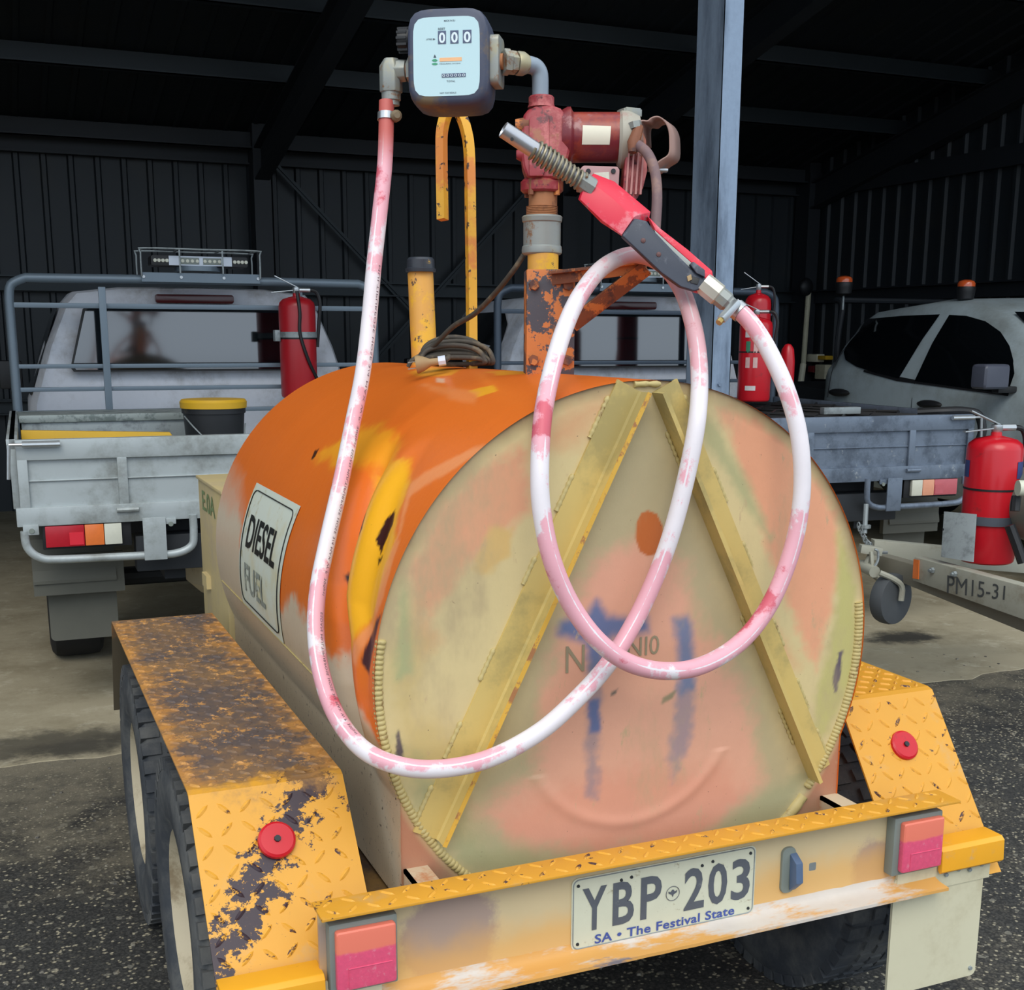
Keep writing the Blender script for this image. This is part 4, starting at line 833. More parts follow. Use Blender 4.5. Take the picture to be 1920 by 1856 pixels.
# right union and street elbow down into the pump
r0 = mp(.098, zc_ + .012, .050); pe = P_(1013, 183)
MB().lathe(r0, mx, [(-.002, .015), (.004, .015)], 16).build('nipple', M['thread'], MT)
dirn = (V((pe.x, pe.y, 0)) - V((r0.x, r0.y, 0))); Ld = dirn.length; dirn.normalize()
hexnut(r0 + dirn * .003, dirn, .014, .0245, 'hex_nut'); hexnut(r0 + dirn * .017, dirn, .014, .022, 'hex_nut')
zz = r0.z; bend = [r0 + dirn * .030, r0 + dirn * (Ld - .028), ] ; c1 = V((pe.x, pe.y, zz))
path = [r0 + dirn * .030] + spline([r0 + dirn * (Ld - .03), r0 + dirn * (Ld - .012) + V((0, 0, -.003)), c1 + V((0, 0, -.014)) - dirn * .002, c1 + V((0, 0, -.032))], 5) + [pe - V((0, 0, .004))]
MB().tube(path, rad(15.5, D), 20).build('elbow_pipe', mat('blue_grey_galvanised', (140, 152, 164), .5, .3, var=(20, .1), spots=[((110, 118, 128), 12, .6, .08)]), MT, smooth=60)
MB().lathe(r0 + dirn * .032, dirn, [(0, .021), (.003, .0225), (.014, .0225), (.024, .0175)], 24).build('elbow_collar', M['zinc'], MT)

# ---------------------------------------------------------------- hose
HP = [(725, 190, 2.40), (722, 300, 2.40), (712, 400, 2.38), (701, 500, 2.36), (692, 600, 2.35), (680, 700, 2.33), (660, 800, 2.31), (640, 900, 2.24), (615, 1010, 2.19), (597, 1100, 2.14), (592, 1180, 2.10), (602, 1260, 2.07), (630, 1340, 2.02), (680, 1404, 1.96),
      (750, 1436, 1.93), (830, 1441, 1.95), (920, 1421, 1.98), (1010, 1373, 2.01), (1080, 1312, 2.03), (1140, 1245, 2.055), (1190, 1165, 2.07), (1230, 1080, 2.07), (1262, 990, 2.06), (1290, 880, 2.05), (1308, 780, 2.05), (1311, 690, 2.09), (1300, 610, 2.14), (1276, 540, 2.21), (1238, 494, 2.245), (1185, 478, 2.24),
      (1132, 500, 2.19), (1090, 550, 2.12), (1060, 612, 2.05), (1036, 690, 1.99), (1018, 780, 1.94), (1012, 880, 1.92), (1016, 960, 1.92), (1035, 1050, 1.93), (1070, 1132, 1.95), (1120, 1200, 1.965), (1180, 1243, 1.99), (1250, 1258, 2.02), (1320, 1246, 2.06),
      (1390, 1202, 2.10), (1445, 1130, 2.12), (1485, 1030, 2.12), (1503, 930, 2.11), (1500, 830, 2.10), (1478, 740, 2.10), (1440, 655, 2.11), (1405, 602, 2.12), (1374, 574, 2.13)]
hc = spline([PD(*p) for p in HP], 12); HR = .0152
def hose_x(N, P, c, r):
    uv = N.n('UVMap', uv_map='UVMap'); sx = N.n('SeparateXYZ'); N.l(uv.outputs[0], sx.inputs[0]); g = N.n('NewGeometry'); p = g.outputs['Position']
    n1 = N.noise(p, 5.5, 3, .6); n2 = N.noise(p, 42, 6, .75); n3 = N.noise(p, 210, 3, .7)
    ang = N.m('COSINE', N.m('MULTIPLY_ADD', sx.outputs[1], 2 * pi, .6))     # one side of the hose has kept its pink
    a = N.m('ADD', N.m('MULTIPLY', ang, .055), N.m('ADD', N.m('MULTIPLY', n1, .75), N.m('MULTIPLY', n2, .28)))
    pink = N.step(a, .55, .025)
    deep = N.step(N.m('ADD', n1, N.m('MULTIPLY', n2, .3)), .82, .03)
    pk = N.mix(deep, rgb((228, 166, 178)), rgb((206, 92, 108)))
    c = N.mix(pink, c, pk)
    c = N.mix(N.step(n3, .76, .02), c, rgb((128, 96, 96)))
    top = N.step(sx.outputs[0], .022, .01); c = N.mix(N.m('SUBTRACT', 1.0, top), c, rgb((196, 96, 88)))
    mid = N.m('SUBTRACT', 1.0, N.step(N.m('ABSOLUTE', N.m('SUBTRACT', sx.outputs[0], .575)), .05, .03)); c = N.mix(N.m('MULTIPLY', mid, .55), c, rgb((176, 150, 146)))
    return c, r
M['hose'] = mat('chalky_pink_hose', (228, 220, 224), .5, var=(30, .05), extra=hose_x, bump=(300, .15, .0006))
HO = thing('fuel_hose', 'long chalky white and pink fuel hose looped in front of the tank', 'hose', PD(750, 1436, 1.93))
ho = MB().tube(hc, HR, 20).build('hose_wall', M['hose'], HO, smooth=60)
uvl = ho.data.uv_layers.new(name='UVMap'); nh = len(hc); cl = [0]
for a, b in zip(hc, hc[1:]): cl.append(cl[-1] + (b - a).length)
for lp in ho.data.loops:
    vi = lp.vertex_index; uvl.data[lp.index].uv = (cl[min(vi // 20, nh - 1)] / cl[-1], (vi % 20) / 20)
def hose_text(txt, i0, i1, ang0):
    """printing along the hose; ang0 shifts it round the wall"""
    pts = hc[i0:i1]; L = [0]
    for a, b in zip(pts, pts[1:]): L.append(L[-1] + (b - a).length)
    def f(u, v):
        s = u * L[-1]; j = max(0, min(len(L) - 2, int(np.searchsorted(L, s)) - 1)); t = (s - L[j]) / (L[j + 1] - L[j]); p = pts[j].lerp(pts[j + 1], t); d = (pts[j + 1] - pts[j]).normalized()
        out = (CP - p); out = (out - d * out.dot(d)).normalized(); side = d.cross(out)
        a = ang0 + v / HR; return p + (out * cos(a) + side * sin(a)) * (HR + .0004)
    letter('hose_print', txt, (0, -.0032, 1, .0032), f, mat('hose_print_ink', (120, 100, 108), .6, var=None) if 'hose_print_ink' not in bpy.data.materials else bpy.data.materials['hose_print_ink'], ho, cuts=1, space=1.1)
hose_text('ESDAN MULTIPURPOSE HOSE 3/4 MAX W.P. 300psi', 7 * 12 - 6, 9 * 12 + 4, -.75)
hose_text('ESDAN MULTIPURPOSE HOSE 3/4 MAX W.P. 300psi', 10 * 12 - 4, 12 * 12 + 10, -.75)
hose_text('MULTIPURPOSE HOSE 3/4 MAX W.P. 300psi', 3 * 12, 6 * 12 + 6, -.85)
def clamp(i, name):
    p = hc[i]; d = (hc[min(i + 1, nh - 1)] - hc[max(i - 1, 0)]).normalized(); o = MB().lathe(p - d * .007, d, [(0, HR + .001), (0, HR + .0025), (.014, HR + .0025), (.014, HR + .001)], 24, caps=False).build(name, M['steel'], HO); return p, d, o
p, d, o = clamp(4, 'hose_clamp'); q = p + RX * .022 - FY * .006
MB().lathe(q - RX * .006 + FY * .01, -FY + RX * .3, [(0, .008), (.004, .011), (.02, .011), (.026, .006)], 12).build('clamp_screw', mat('corroded_brass', (120, 104, 80), .6, var=(30, .2)), o)
p, d, o = clamp(nh - 6, 'hose_clamp'); a, b = PD(1382, 566, 2.11), PD(1352, 600, 2.09)
MB().beam(a, b, .014, .012).build('clamp_worm', M['steel'], o, bevel=.002); MB().lathe(b, (b - a), [(0, .006), (.008, .006)], 8).build('clamp_screw', mat('brass_screw', (176, 150, 90), .4, .6, var=None), o)

# ---------------------------------------------------------------- nozzle
NZ = thing('fuel_nozzle', 'red and black trigger nozzle with silver spout hanging beside the pump', 'nozzle', PD(1180, 410, 2.15))
Q = lambda x, y, d=2.15: PD(x, y, d)
M['chrome'] = mat('worn_aluminium_spout', (186, 186, 190), .3, .75, var=(20, .12))
s0, s1, s2 = Q(944, 243, 2.09), Q(1000, 280, 2.11), Q(1096, 344, 2.13)
ax = (s1 - s0).normalized(); L1 = (s1 - s0).length; L2 = (s2 - s0).length
sp_ = MB(); sp_.lathe(s0, ax, [(.05, .0120), (0, .0122), (-.001, .0128), (0, .0142), (.004, .0142), (L1, .0146), (L2, .0150)], 28, caps=False); spo = sp_.build('spout', M['chrome'], NZ)
MB().lathe(s0 + ax * .03, ax, [(0, .0121), (.001, .0121)], 20).build('spout_inside', M['steel_dark'], spo)
MB().lathe(Q(960, 262, 2.09) - FY * .003, -FY, [(0, .003), (.004, .003)], 10).build('sensor_hole', M['black'], spo)
hel = []; turns = 12
for k in range(turns * 14):
    t = k / (turns * 14); c = s1.lerp(s2, t * .96); a = 2 * pi * turns * t; e1 = ax.cross(Zu).normalized(); e2 = ax.cross(e1); hel.append(c + (e1 * cos(a) + e2 * sin(a)) * (.0170 + .0016 * sin(t * 6)))
MB().tube(hel, .0025, 6).build('spout_spring', mat('dirty_spring_steel', (150, 140, 118), .4, .6, var=(30, .3)), spo)
MB().lathe(Q(1084, 336, 2.13), ax, [(0, .0165), (.012, .018), (.03, .018)], 8).build('spout_adaptor', M['zinc'], NZ)
def nprism(name, poly, d0, depth, mt, bv=.003, parent=NZ): return MB().prism([Q(x, y, d0) for x, y in poly], FY * depth).build(name, mt, parent, bevel=bv, seg=3)
M['nred'] = mat('bright_red_nozzle_cover', (222, 40, 66), .4, var=(8, .08), spots=[((92, 84, 90), 24, .585, .015), ((230, 120, 130), 12, .56, .06)])
m = MB(); front = [(1084, 374), (1092, 352), (1106, 336), (1150, 366), (1192, 404), (1186, 410), (1166, 442), (1128, 416)]
back = [(1090, 362), (1104, 338), (1113, 326), (1152, 341), (1219, 396), (1219, 412), (1186, 410), (1140, 400)]
nb = MB().loft([[Q(x, y, 2.128) for x, y in [(1088, 374), (1094, 354), (1110, 342), (1150, 372), (1188, 408), (1166, 440), (1130, 414)]],
                [Q(x, y, 2.135) for x, y in front[0:1] + [(1092, 350), (1108, 334), (1152, 364), (1193, 404), (1166, 443), (1127, 418)]],
                [Q(x, y, 2.165) for x, y in [(1088, 370), (1098, 340), (1113, 325), (1152, 340), (1220, 397), (1216, 414), (1140, 410)]],
                [Q(x, y, 2.175) for x, y in [(1092, 366), (1102, 342), (1115, 329), (1152, 344), (1216, 400), (1212, 412), (1142, 406)]]]).build('valve_cover', M['nred'], NZ, bevel=.0012)
M['ngrip'] = mat('dusty_black_grip', (54, 60, 74), .5, var=(30, .12), spots=[((92, 96, 106), 20, .58, .06)])
gr = nprism('grip', [(1166, 442), (1190, 409), (1213, 414), (1222, 428), (1262, 470), (1300, 507), (1326, 524), (1321, 541), (1302, 546), (1276, 538), (1240, 512), (1200, 474)], 2.125, .03, M['ngrip'], .004)
for x, y in ((1206, 451), (1235, 477)): MB().lathe(Q(x, y, 2.125), -FY, [(0, .0045), (.002, .004), (.003, .001)], 12).build('rivet', mat('rust_brown_rivet', (106, 74, 72), .6, var=None) if 'rust_brown_rivet' not in bpy.data.materials else bpy.data.materials['rust_brown_rivet'], gr)
nprism('trigger_guard', [(1214, 404), (1238, 428), (1290, 468), (1336, 508), (1337, 518), (1322, 514), (1286, 484), (1250, 452), (1228, 432)], 2.15, .022, M['nred'], .003)
nprism('trigger', [(1226, 430), (1250, 452), (1296, 492), (1304, 506), (1296, 504), (1262, 474), (1234, 448)], 2.14, .014, M['zinc'], .001)
nprism('guard_end', [(1296, 494), (1330, 512), (1340, 518), (1332, 536), (1312, 550), (1300, 546), (1318, 538), (1324, 524)], 2.135, .03, M['nred'], .003)
nprism('trigger_latch', [(1294, 496), (1300, 490), (1322, 506), (1322, 520), (1306, 512)], 2.118, .02, M['ngrip'], .002)
nprism('latch_pocket', [(1298, 518), (1312, 522), (1308, 534), (1294, 530)], 2.1235, .004, M['black'], .001); nprism('latch_pin', [(1288, 518), (1296, 514), (1298, 524), (1290, 528)], 2.122, .004, M['plug'], .001)
sw0, sw1 = Q(1318, 530, 2.135), Q(1372, 574, 2.135); ax2 = (sw1 - sw0).normalized(); L = (sw1 - sw0).length
MB().lathe(sw0, ax2, [(0, .019), (.010, .020), (.034, .020), (.038, .016)], 8).build('swivel', mat('pale_worn_swivel', (214, 210, 196), .4, .5, var=(20, .12), spots=[((196, 132, 84), 10, .64, .06)]), NZ, smooth=25)
MB().lathe(sw0 + ax2 * .036, ax2, [(0, .0175), (.018, .0175), (.022, .0145), (L - .036, .0140)], 8).build('hose_tail', M['zinc'], NZ, smooth=25)

# ---------------------------------------------------------------- power cord coiled on the tank
CO = thing('power_cord', 'dusty black power cord coiled on the tank top beside the filler pipe', 'cord', PD(850, 672, 2.9))
cp = [PD(*p) for p in ((982, 478, 2.44), (962, 508, 2.46), (930, 548, 2.52), (890, 588, 2.6), (850, 612, 2.68), (815, 646, 2.74), (790, 664, 2.76))]
for k in range(6):                                    # flattened loops
    h = 4 * k; w_ = 62 + 5 * sin(k * 2.1); cx = 850 + 6 * sin(k * 1.7)
    for a in np.linspace(pi, -pi, 13)[:-1]:
        cp.append(PD(cx + w_ * cos(a) * (1 + .04 * sin(k)), 678 - (46 - 1.9 * h) * max(sin(a), 0) ** .8 - 5 * sin(a) * (sin(a) < 0), 2.76 + .05 * sin(a) - .004 * k if False else 2.77 - .03 * min(sin(a), 0) + .0 * k - .012 * (k % 3)))
cp += [PD(800, 672, 2.74), PD(840, 668, 2.70), PD(834, 676, 2.68)]
MB().tube(spline(cp, 6), .0058, 8).build('cable', M['cord'], CO, smooth=60)
a, b = PD(832, 676, 2.67), PD(778, 684, 2.67); d = (b - a).normalized()
MB().lathe(a, d, [(0, .0075), (.012, .008), (.03, .0085), (.045, .016), (.058, .020), (.062, .019)], 16).build('plug', M['plug'], CO)
MB().lathe(a + d * .0, d, [(-.004, .011), (.012, .011)], 8).build('tape_band', M['tape'], CO)
for k in (-1, 1): MB().beam(a + d * .062 + V((0, 0, .007 * k)), a + d * .08 + V((0, 0, .007 * k)), .006, .002).build('plug_pin', M['zinc'], CO)
MB().tube(spline([PD(*p) for p in ((785, 668, 2.73), (772, 676, 2.72), (765, 688, 2.72))], 4), .005, 8).build('cable_tie_end', M['cord'], CO)

# ---------------------------------------------------------------- fire extinguishers
def extinguisher(base, r, h, label, rot=0.0, kind='plain', mt=None, hose_dir=1, group=None):
    """base: centre of the foot; rot turns the lever round the body"""
    b = V(base); t = thing('fire_extinguisher', label, 'extinguisher', b, group); f = V((cos(rot), sin(rot), 0)); sd = V((-f.y, f.x, 0)); mt = mt or M['red_ext']
    MB().lathe(b, Zu, [(0, r * .9), (.006, r * .97), (.02, r), (h * .80, r), (h * .84, r * .94), (h * .87, r * .75), (h * .885, r * .45), (h * .895, r * .2), (h * .92, r * .19)], 36).build('cylinder', mt, t)
    z = b + Zu * h * .92
    MB().lathe(z, Zu, [(0, r * .17), (h * .02, r * .22), (h * .05, r * .2), (h * .055, r * .1)], 12).build('valve', M['steel'], t)
    MB().lathe(z + Zu * h * .03, -f * hose_dir, [(0, r * .12), (r * .75, r * .12)], 10).build('outlet', M['steel'], t)
    p = z + Zu * h * .05
    m = MB(); m.beam(p - f * r * .1, p + f * r * 1.15 + Zu * h * .10, r * .2, r * .05); m.build('lever', M['steel'], t, bevel=.001)
    m = MB(); m.beam(p - f * r * .1 - Zu * h * .02, p + f * r * 1.35 - Zu * h * .045, r * .2, r * .05); m.build('carry_handle', M['steel'], t, bevel=.001)
    o = z + Zu * h * .03 - f * hose_dir * r * .75
    MB().tube(spline([o, o - f * hose_dir * r * .35 - Zu * h * .02, o - f * hose_dir * r * .52 - Zu * h * .12, o - f * hose_dir * r * .42 - Zu * h * .3, o - f * hose_dir * r * .3 - Zu * h * .5], 5), r * .1, 8).build('hose', M['black'], t)
    MB().lathe(b + Zu * h * .52, Zu, [(0, r * 1.003), (0, r * 1.02), (h * .014, r * 1.02), (h * .014, r * 1.003)], 36, caps=False).build('black_band', M['black'], t)
    return t, f
def stick(t, b, r, a0, a1, z0, z1, mt, name='sticker', off=.0015):
    vs, fs = grid(lambda u, v: V((b[0] + (r + off) * cos(a0 + (a1 - a0) * u), b[1] + (r + off) * sin(a0 + (a1 - a0) * u), z0 + (z1 - z0) * v)), 8, 1)
    return MB().add(vs, fs).build(name, mt, t, fix=False)

# ---------------------------------------------------------------- utility vehicles
M['pale_red'] = mat('faded_red_lens', (190, 96, 104), .35, var=(30, .15)); M['pale_amber'] = mat('faded_amber_lens', (222, 156, 126), .35, var=(30, .1)); M['bright_lens'] = mat('bright_red_lens', (216, 44, 60), .3, var=None)
def cab_sections(rear, roof_end, scuttle, nose, wroof, zt):
    def sec(y, wb, wbelt, wr, zbot, zbelt, ztop):
        h = [(0, zbot), (wb * .9, zbot), (wb, zbot + .08), (wb * 1.005, (zbot + zbelt) / 2), (wbelt, zbelt), ((wbelt + wr) / 2 + .012, (zbelt + ztop) / 2), (wr + .02, ztop - .07), (wr - .03, ztop - .015), (wr * .6, ztop + .012), (0, ztop + .02)]
        return [V((x, y, z)) for x, z in h] + [V((-x, y, z)) for x, z in reversed(h[1:-1])]
    return [sec(rear + .06, .82, .80, wroof - .06, .66, 1.14, zt - .05), sec(rear + .02, .86, .85, wroof, .60, 1.14, zt - .01), sec(rear + .10, .89, .88, wroof + .02, .52, 1.14, zt), sec(rear + .8, .90, .89, wroof + .02, .48, 1.13, zt + .01),
            sec(roof_end, .90, .89, wroof, .48, 1.11, zt - .02), sec(scuttle, .90, .885, .80, .48, 1.02, 1.10), sec(scuttle + .5, .90, .88, .78, .48, .98, 1.05), sec(nose - .12, .88, .86, .74, .44, .90, .96), sec(nose, .80, .78, .68, .46, .84, .88)]

def make_ute(loc, rot, label, tray_mt, bar_mt, zt=1.745, tray_side_mt=None, faded=False):
    LN = {'red_lens': 'pale_red', 'orange_lens': 'pale_amber', 'white_lens': 'white_lens'} if faded else {k: k for k in ('red_lens', 'orange_lens', 'white_lens')}
    T = Matrix.Translation(V(loc)) @ Matrix.Rotation(rot, 4, 'Z')
    t = thing('utility_vehicle', label, 'ute', loc, None, rot); B = lambda: MB(T)
    bd = B().loft(cab_sections(2.16, 3.6, 4.25, 5.15, .64, zt)).build('cab_body', M['white'], t, smooth=45, fix=True)
    # rear window, tilted with the back of the cab, in a raised black seal
    yr = lambda z: 2.180 + .010 * (z - 1.15)
    wp = [(-.655, 1.34), (-.64, 1.32), (.64, 1.32), (.655, 1.34), (.575, 1.63), (.54, 1.655), (-.54, 1.655), (-.575, 1.63)]
    B().prism([(x * 1.02, yr(z) - .022, 1.49 + (z - 1.49) * 1.06) for x, z in wp], (0, .02, 0)).build('window_seal', M['black'], bd)
    B().prism([(x, yr(z) - .026, z) for x, z in wp], (0, .008, 0)).build('rear_window', M['glass'], bd)
    B().prism([(x, yr(1.7) - .025, z) for x, z in rrect(-.21, 1.675, .21, 1.722, .014)], (0, .04, 0)).build('high_brake_light', M['dark_lens'], bd, bevel=.003)
    for s in (-1, 1):
        w = [(2.34, 1.18), (3.95, 1.14), (3.62, 1.58), (3.3, 1.66), (2.5, 1.66), (2.36, 1.58)]; f = lambda a, b: V((s * (.892 - max(0, b - 1.13) * .345), a, b))
        vs, fs = wrap_poly(w, f, 5); B().add(vs, fs).build('side_window', M['glass'], bd, fix=False)
        m = B(); m.box((s * .98 - .07, 3.75, 1.16), (s * .98 + .07, 3.85, 1.34)); m.box((s * .9 - .02, 3.78, 1.17), (s * .95, 3.83, 1.2)); m.build('mirror', M['black'], t, bevel=.02)
    # tray: deck, side gates, tail gate with recessed panels
    W = .965; z0, z1 = .845, 1.125
    m = B(); m.box((-W, .0, z0 - .03), (W, 1.92, z0)); m.box((-W - .004, -.03, z0 - .04), (W + .004, .0, z0 + .03)); m.build('tray_deck', tray_mt, t, bevel=.003)
    for s in (-1, 1):
        m = B(); m.box((s * W - .012, .03, z0 + .02), (s * W + .012, 1.9, z1)); m.box((s * W - .02, .03, z1 - .04), (s * W + .02, 1.9, z1)); m.build('side_gate', tray_side_mt or tray_mt, t, bevel=.003)
        c = MB(T); c.tube([(s * .93, -.045, z1 - .015), (s * .80, -.045, z1 - .015)], .012, 10); c.tube([(s * .975, -.045, z1 - .015), (s * .90, -.045, z1 - .015)], .006, 8); c.tube([(s * .975, -.045, z1 - .015), (s * .985, -.045, z1 - .14)], .007, 8); c.build('gate_latch', M['steel'], t)
    tg = B().box((-W + .012, -.012, z0 + .03), (W - .012, .010, z1)).build('tail_gate', tray_mt, t)
    m = B(); m.box((-W + .012, -.028, z1 - .075), (W - .012, -.010, z1)); m.box((-W + .012, -.020, z0 + .125), (W - .012, -.011, z0 + .130)); m.build('top_rail', tray_mt, tg, bevel=.004)
    for x in (-W + .03, -.585, 0, .585, W - .03):
        m = B(); w_ = .018; m.box((x - w_, -.028, z0 + .005), (x + w_, -.010, z1 - .07)); m.build('stile', tray_mt, tg, bevel=.003)
        if abs(x) < .9: m = B(); m.tube([(x - .03, -.035, z0 + .008), (x + .05, -.035, z0 + .008)], .010, 8); m.build('hinge', tray_mt, tg)
    # headboard rack
    H = 1.785; m = B(); y = 1.93
    pts = [V((-.945, y, z0))] + [V((-.945, y, z)) for z in (1.2, 1.6)] + spline([(-.945, y, 1.68), (-.93, y, 1.75), (-.86, y, H)], 4) + [V((0, y, H + .004))] + spline([(.86, y, H), (.93, y, 1.75), (.945, y, 1.68)], 4) + [V((.945, y, 1.2)), V((.945, y, z0))]
    m.tube(pts, .0235, 10); m.build('headboard_frame', bar_mt, t, smooth=60)
    for z, h in ((1.650, .026), (1.345, .022), (1.228, .022), (1.11, .022)): B().box((-.925, y - .012, z - h / 2), (.925, y + .012, z + h / 2)).build('rail', bar_mt, t, bevel=.003)
    for x in (-.50, .52): B().box((x - .018, y - .034, z0), (x + .018, y - .012, H - .04)).build('upright', bar_mt, t, bevel=.003)
    # warning light bar in a wire guard
    m = B(); m.box((-.30, y - .035, 1.775), (.31, y - .022, 1.822)); lb = m.build('light_mount', M['bar'], t)
    for x in (-.29, -.1, .12, .3): B().lathe((x, y - .035, 1.80), (0, -1, 0), [(0, .009), (.005, .008)], 8).build('bolt', M['steel'], lb)
    L = B().prism([(x, y + .0, z) for x, z in rrect(-.245, 1.858, .255, 1.912, .012)], (0, .16, 0)).build('light_bar', M['black'], t, bevel=.003)
    B().box((-.155, y - .005, 1.862), (.17, y + .0, 1.910)).build('white_section', mat('light_bar_white', (206, 214, 226), .4, var=None) if 'light_bar_white' not in bpy.data.materials else bpy.data.materials['light_bar_white'], L)
    B().box((-.10, y - .007, 1.868), (.0, y - .004, 1.902)).build('lamp_window', M['housing'], L); B().box((.02, y - .007, 1.868), (.115, y - .004, 1.902)).build('lamp_window', M['housing'], L)
    for x in (-.225, -.205, -.185, -.165, -.085, -.06, -.035, -.010, .03, .055, .08, .105, .185, .205, .225, .245): B().lathe((x, y - .006, 1.885), (0, -1, 0), [(0, .010), (.003, .008), (.0035, .003)], 10).build('lamp', M['white_lens'], L)
    B().lathe((0, y + .08, 1.835), (0, 0, 1), [(0, .12), (.025, .12)], 20).build('light_foot', M['bar'], t)
    m = B()
    for dy in (-.05, .2):
        m.tube(spline([(-.30, y + dy, 1.80), (-.30, y + dy, 1.92), (-.285, y + dy, 1.942), (0, y + dy, 1.942), (.295, y + dy, 1.942), (.31, y + dy, 1.92), (.31, y + dy, 1.80)], 3), .0048, 6)
    for x in (-.105, .115): m.tube([(x, y - .05, 1.82), (x, y - .05, 1.942), (x, y + .2, 1.942)], .0048, 6)
    for x in (-.285, .295): m.tube([(x, y - .05, 1.942), (x, y + .2, 1.942)], .0048, 6)
    m.build('wire_guard', M['galv'], t)
    # rear lamps, tube hoops, mudguards, flaps, wheels, underbody
    for s in (-1, 1):
        m = B(); m.box((min(s * .885, s * .565), -.01, .712), (max(s * .885, s * .565), .03, .806)); h = m.build('lamp_housing', M['black'], t, bevel=.003)
        for a, b, k in ((.875, .735, 'red_lens'), (.735, .665, 'orange_lens'), (.665, .60, 'white_lens')):
            x0, x1 = sorted((s * a, s * b)); B().box((x0 + .001, -.028, .722), (x1 - .001, -.008, .802)).build('lens', M[LN[k]], h, bevel=.003)
        x0, x1 = sorted((s * .79, s * .74)); B().box((x0, -.030, .728), (x1, -.026, .775)).build('lens', M['pale_red'] if faded else M['bright_lens'], h)
        m = B(); m.tube(spline([(s * .945, -.03, .79), (s * .94, -.03, .73), (s * .90, -.03, .688), (s * .82, -.03, .676), (s * .5, -.03, .672), (s * .40, -.03, .674), (s * .345, -.03, .70), (s * .335, -.03, .75), (s * .335, -.03, .82)], 5), .0155, 10); m.build('bumper_hoop', tray_mt, t, smooth=60)
        m = B(); x0, x1 = sorted((s * .525, s * .44)); m.box((x0, -.05, .655), (x1, -.042, .82)); m.build('hoop_plate', tray_mt, t, bevel=.002)
        for xa, xb, za in ((.95, .895, .775), (.44, .40, .79)): x0, x1 = sorted((s * xa, s * xb)); B().box((x0, -.04, za), (x1, -.03, .813)).build('hoop_lug', tray_mt, t, bevel=.002)
        for x in (.92, .42): B().lathe((s * x, -.04, .79), (0, -1, 0), [(0, .010), (.004, .009)], 10).build('bolt', M['housing'], t)
        x0, x1 = sorted((s * .93, s * .62)); m = B(); pr = [(x, z) for x, z in ((.16, .56), (.20, .72), (.34, .80), (1.1, .80), (1.5, .74), (1.62, .56))]
        m.loft([[V((x, a, b)) for a, b in pr] + [V((x, a, b - .012)) for a, b in reversed(pr)] for x in (x0, x1)]); m.build('mudguard', M['flap_grey'], t, smooth=0)
        x0, x1 = sorted((s * .90, s * .62)); B().prism([(x, .235, z) for x, z in rrect(x0 + .02, .30, x1, .58, .02)], (0, .01, 0)).build('mudflap', M['flap_grey'], t)
        B().box((x0 - .03, .17, .50), (x1 + .03, .20, .66)).build('guard_lip', M['galv'] if False else M['flap_grey'], t)
        for yy in (1.22, 4.35):
            c = T @ V((s * .76, yy, .36)); wl = tyre(0, 0, 0, s, R=.36, W=.24, rr=.2, parent=None, mt=M['rubber_black'], mr=M['steel_dark'] if yy < 2 else M['galv'], n=36, tread=False)
            Rm = T.copy() @ Matrix.Translation((s * .76, yy, .36)); inv = wm(t).inverted() @ Rm
            wl.data.transform(inv); wl.parent = t
            for chd in [o for o in bpy.data.objects if o.parent == wl]: chd.data.transform(inv)
    m = B()
    for s in (-1, 1): m.box((s * .4 - .04, .1, .55), (s * .4 + .04, 4.9, .70))
    for yy in (.15, 1.0, 2.0): m.box((-.5, yy, .60), (.5, yy + .06, .81))
    m.box((-.75, 1.10, .30), (.75, 1.3, .42)) if False else None
    m.build('chassis_rail', M['steel_dark'], t); B().tube([(-.7, 1.22, .36), (.7, 1.22, .36)], .045, 10).build('axle', M['steel_dark'], t)
    B().box((-.55, .02, .60), (.55, .12, .74)).build('tow_beam', M['steel_dark'], t, bevel=.005)
    w_ = B().lathe((.05, .62, .50), (0, 0, 1), [(-.10, .2), (-.11, .3), (-.06, .35), (.05, .35), (.1, .3), (.1, .2)], 32).build('spare_wheel', M['rim'], t)
    return t, T
U1, T1 = make_ute((.0, 2.97, 0), radians(-1.4), 'white ute with pale grey tray and rack, parked behind the left of the tank', M['tray_pale'], M['bar'])
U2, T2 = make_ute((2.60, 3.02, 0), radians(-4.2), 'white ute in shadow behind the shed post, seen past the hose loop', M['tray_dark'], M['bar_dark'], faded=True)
for (T, u) in ((T1, U1), (T2, U2)): pass
# extinguisher strapped upright to the first rack
e1, f1 = extinguisher(PY(562, 745, 4.78), .098, .60, 'dark red fire extinguisher strapped to the rack of the left white ute', rot=radians(170), mt=M['red_dull'])
b = PY(562, 745, 4.78)
MB().lathe(b + Zu * .32, Zu, [(0, .0985), (0, .104), (.03, .104), (.03, .0985)], 28, caps=False).build('bracket_strap', M['galv'], e1)
MB().tube(spline([b + V((-.02, -.10, .56)), b + V((-.01, -.108, .45)), b + V((-.012, -.106, .34)), b + V((.03, -.103, .2)), b + V((.09, -.06, .09))], 5), .009, 6).build('rubber_strap', M['black'], e1)
m = MB(); m.box(b + V((-.13, -.03, .30)), b + V((-.10, .02, .36))); m.build('bracket_clip', M['galv'], e1, bevel=.004)
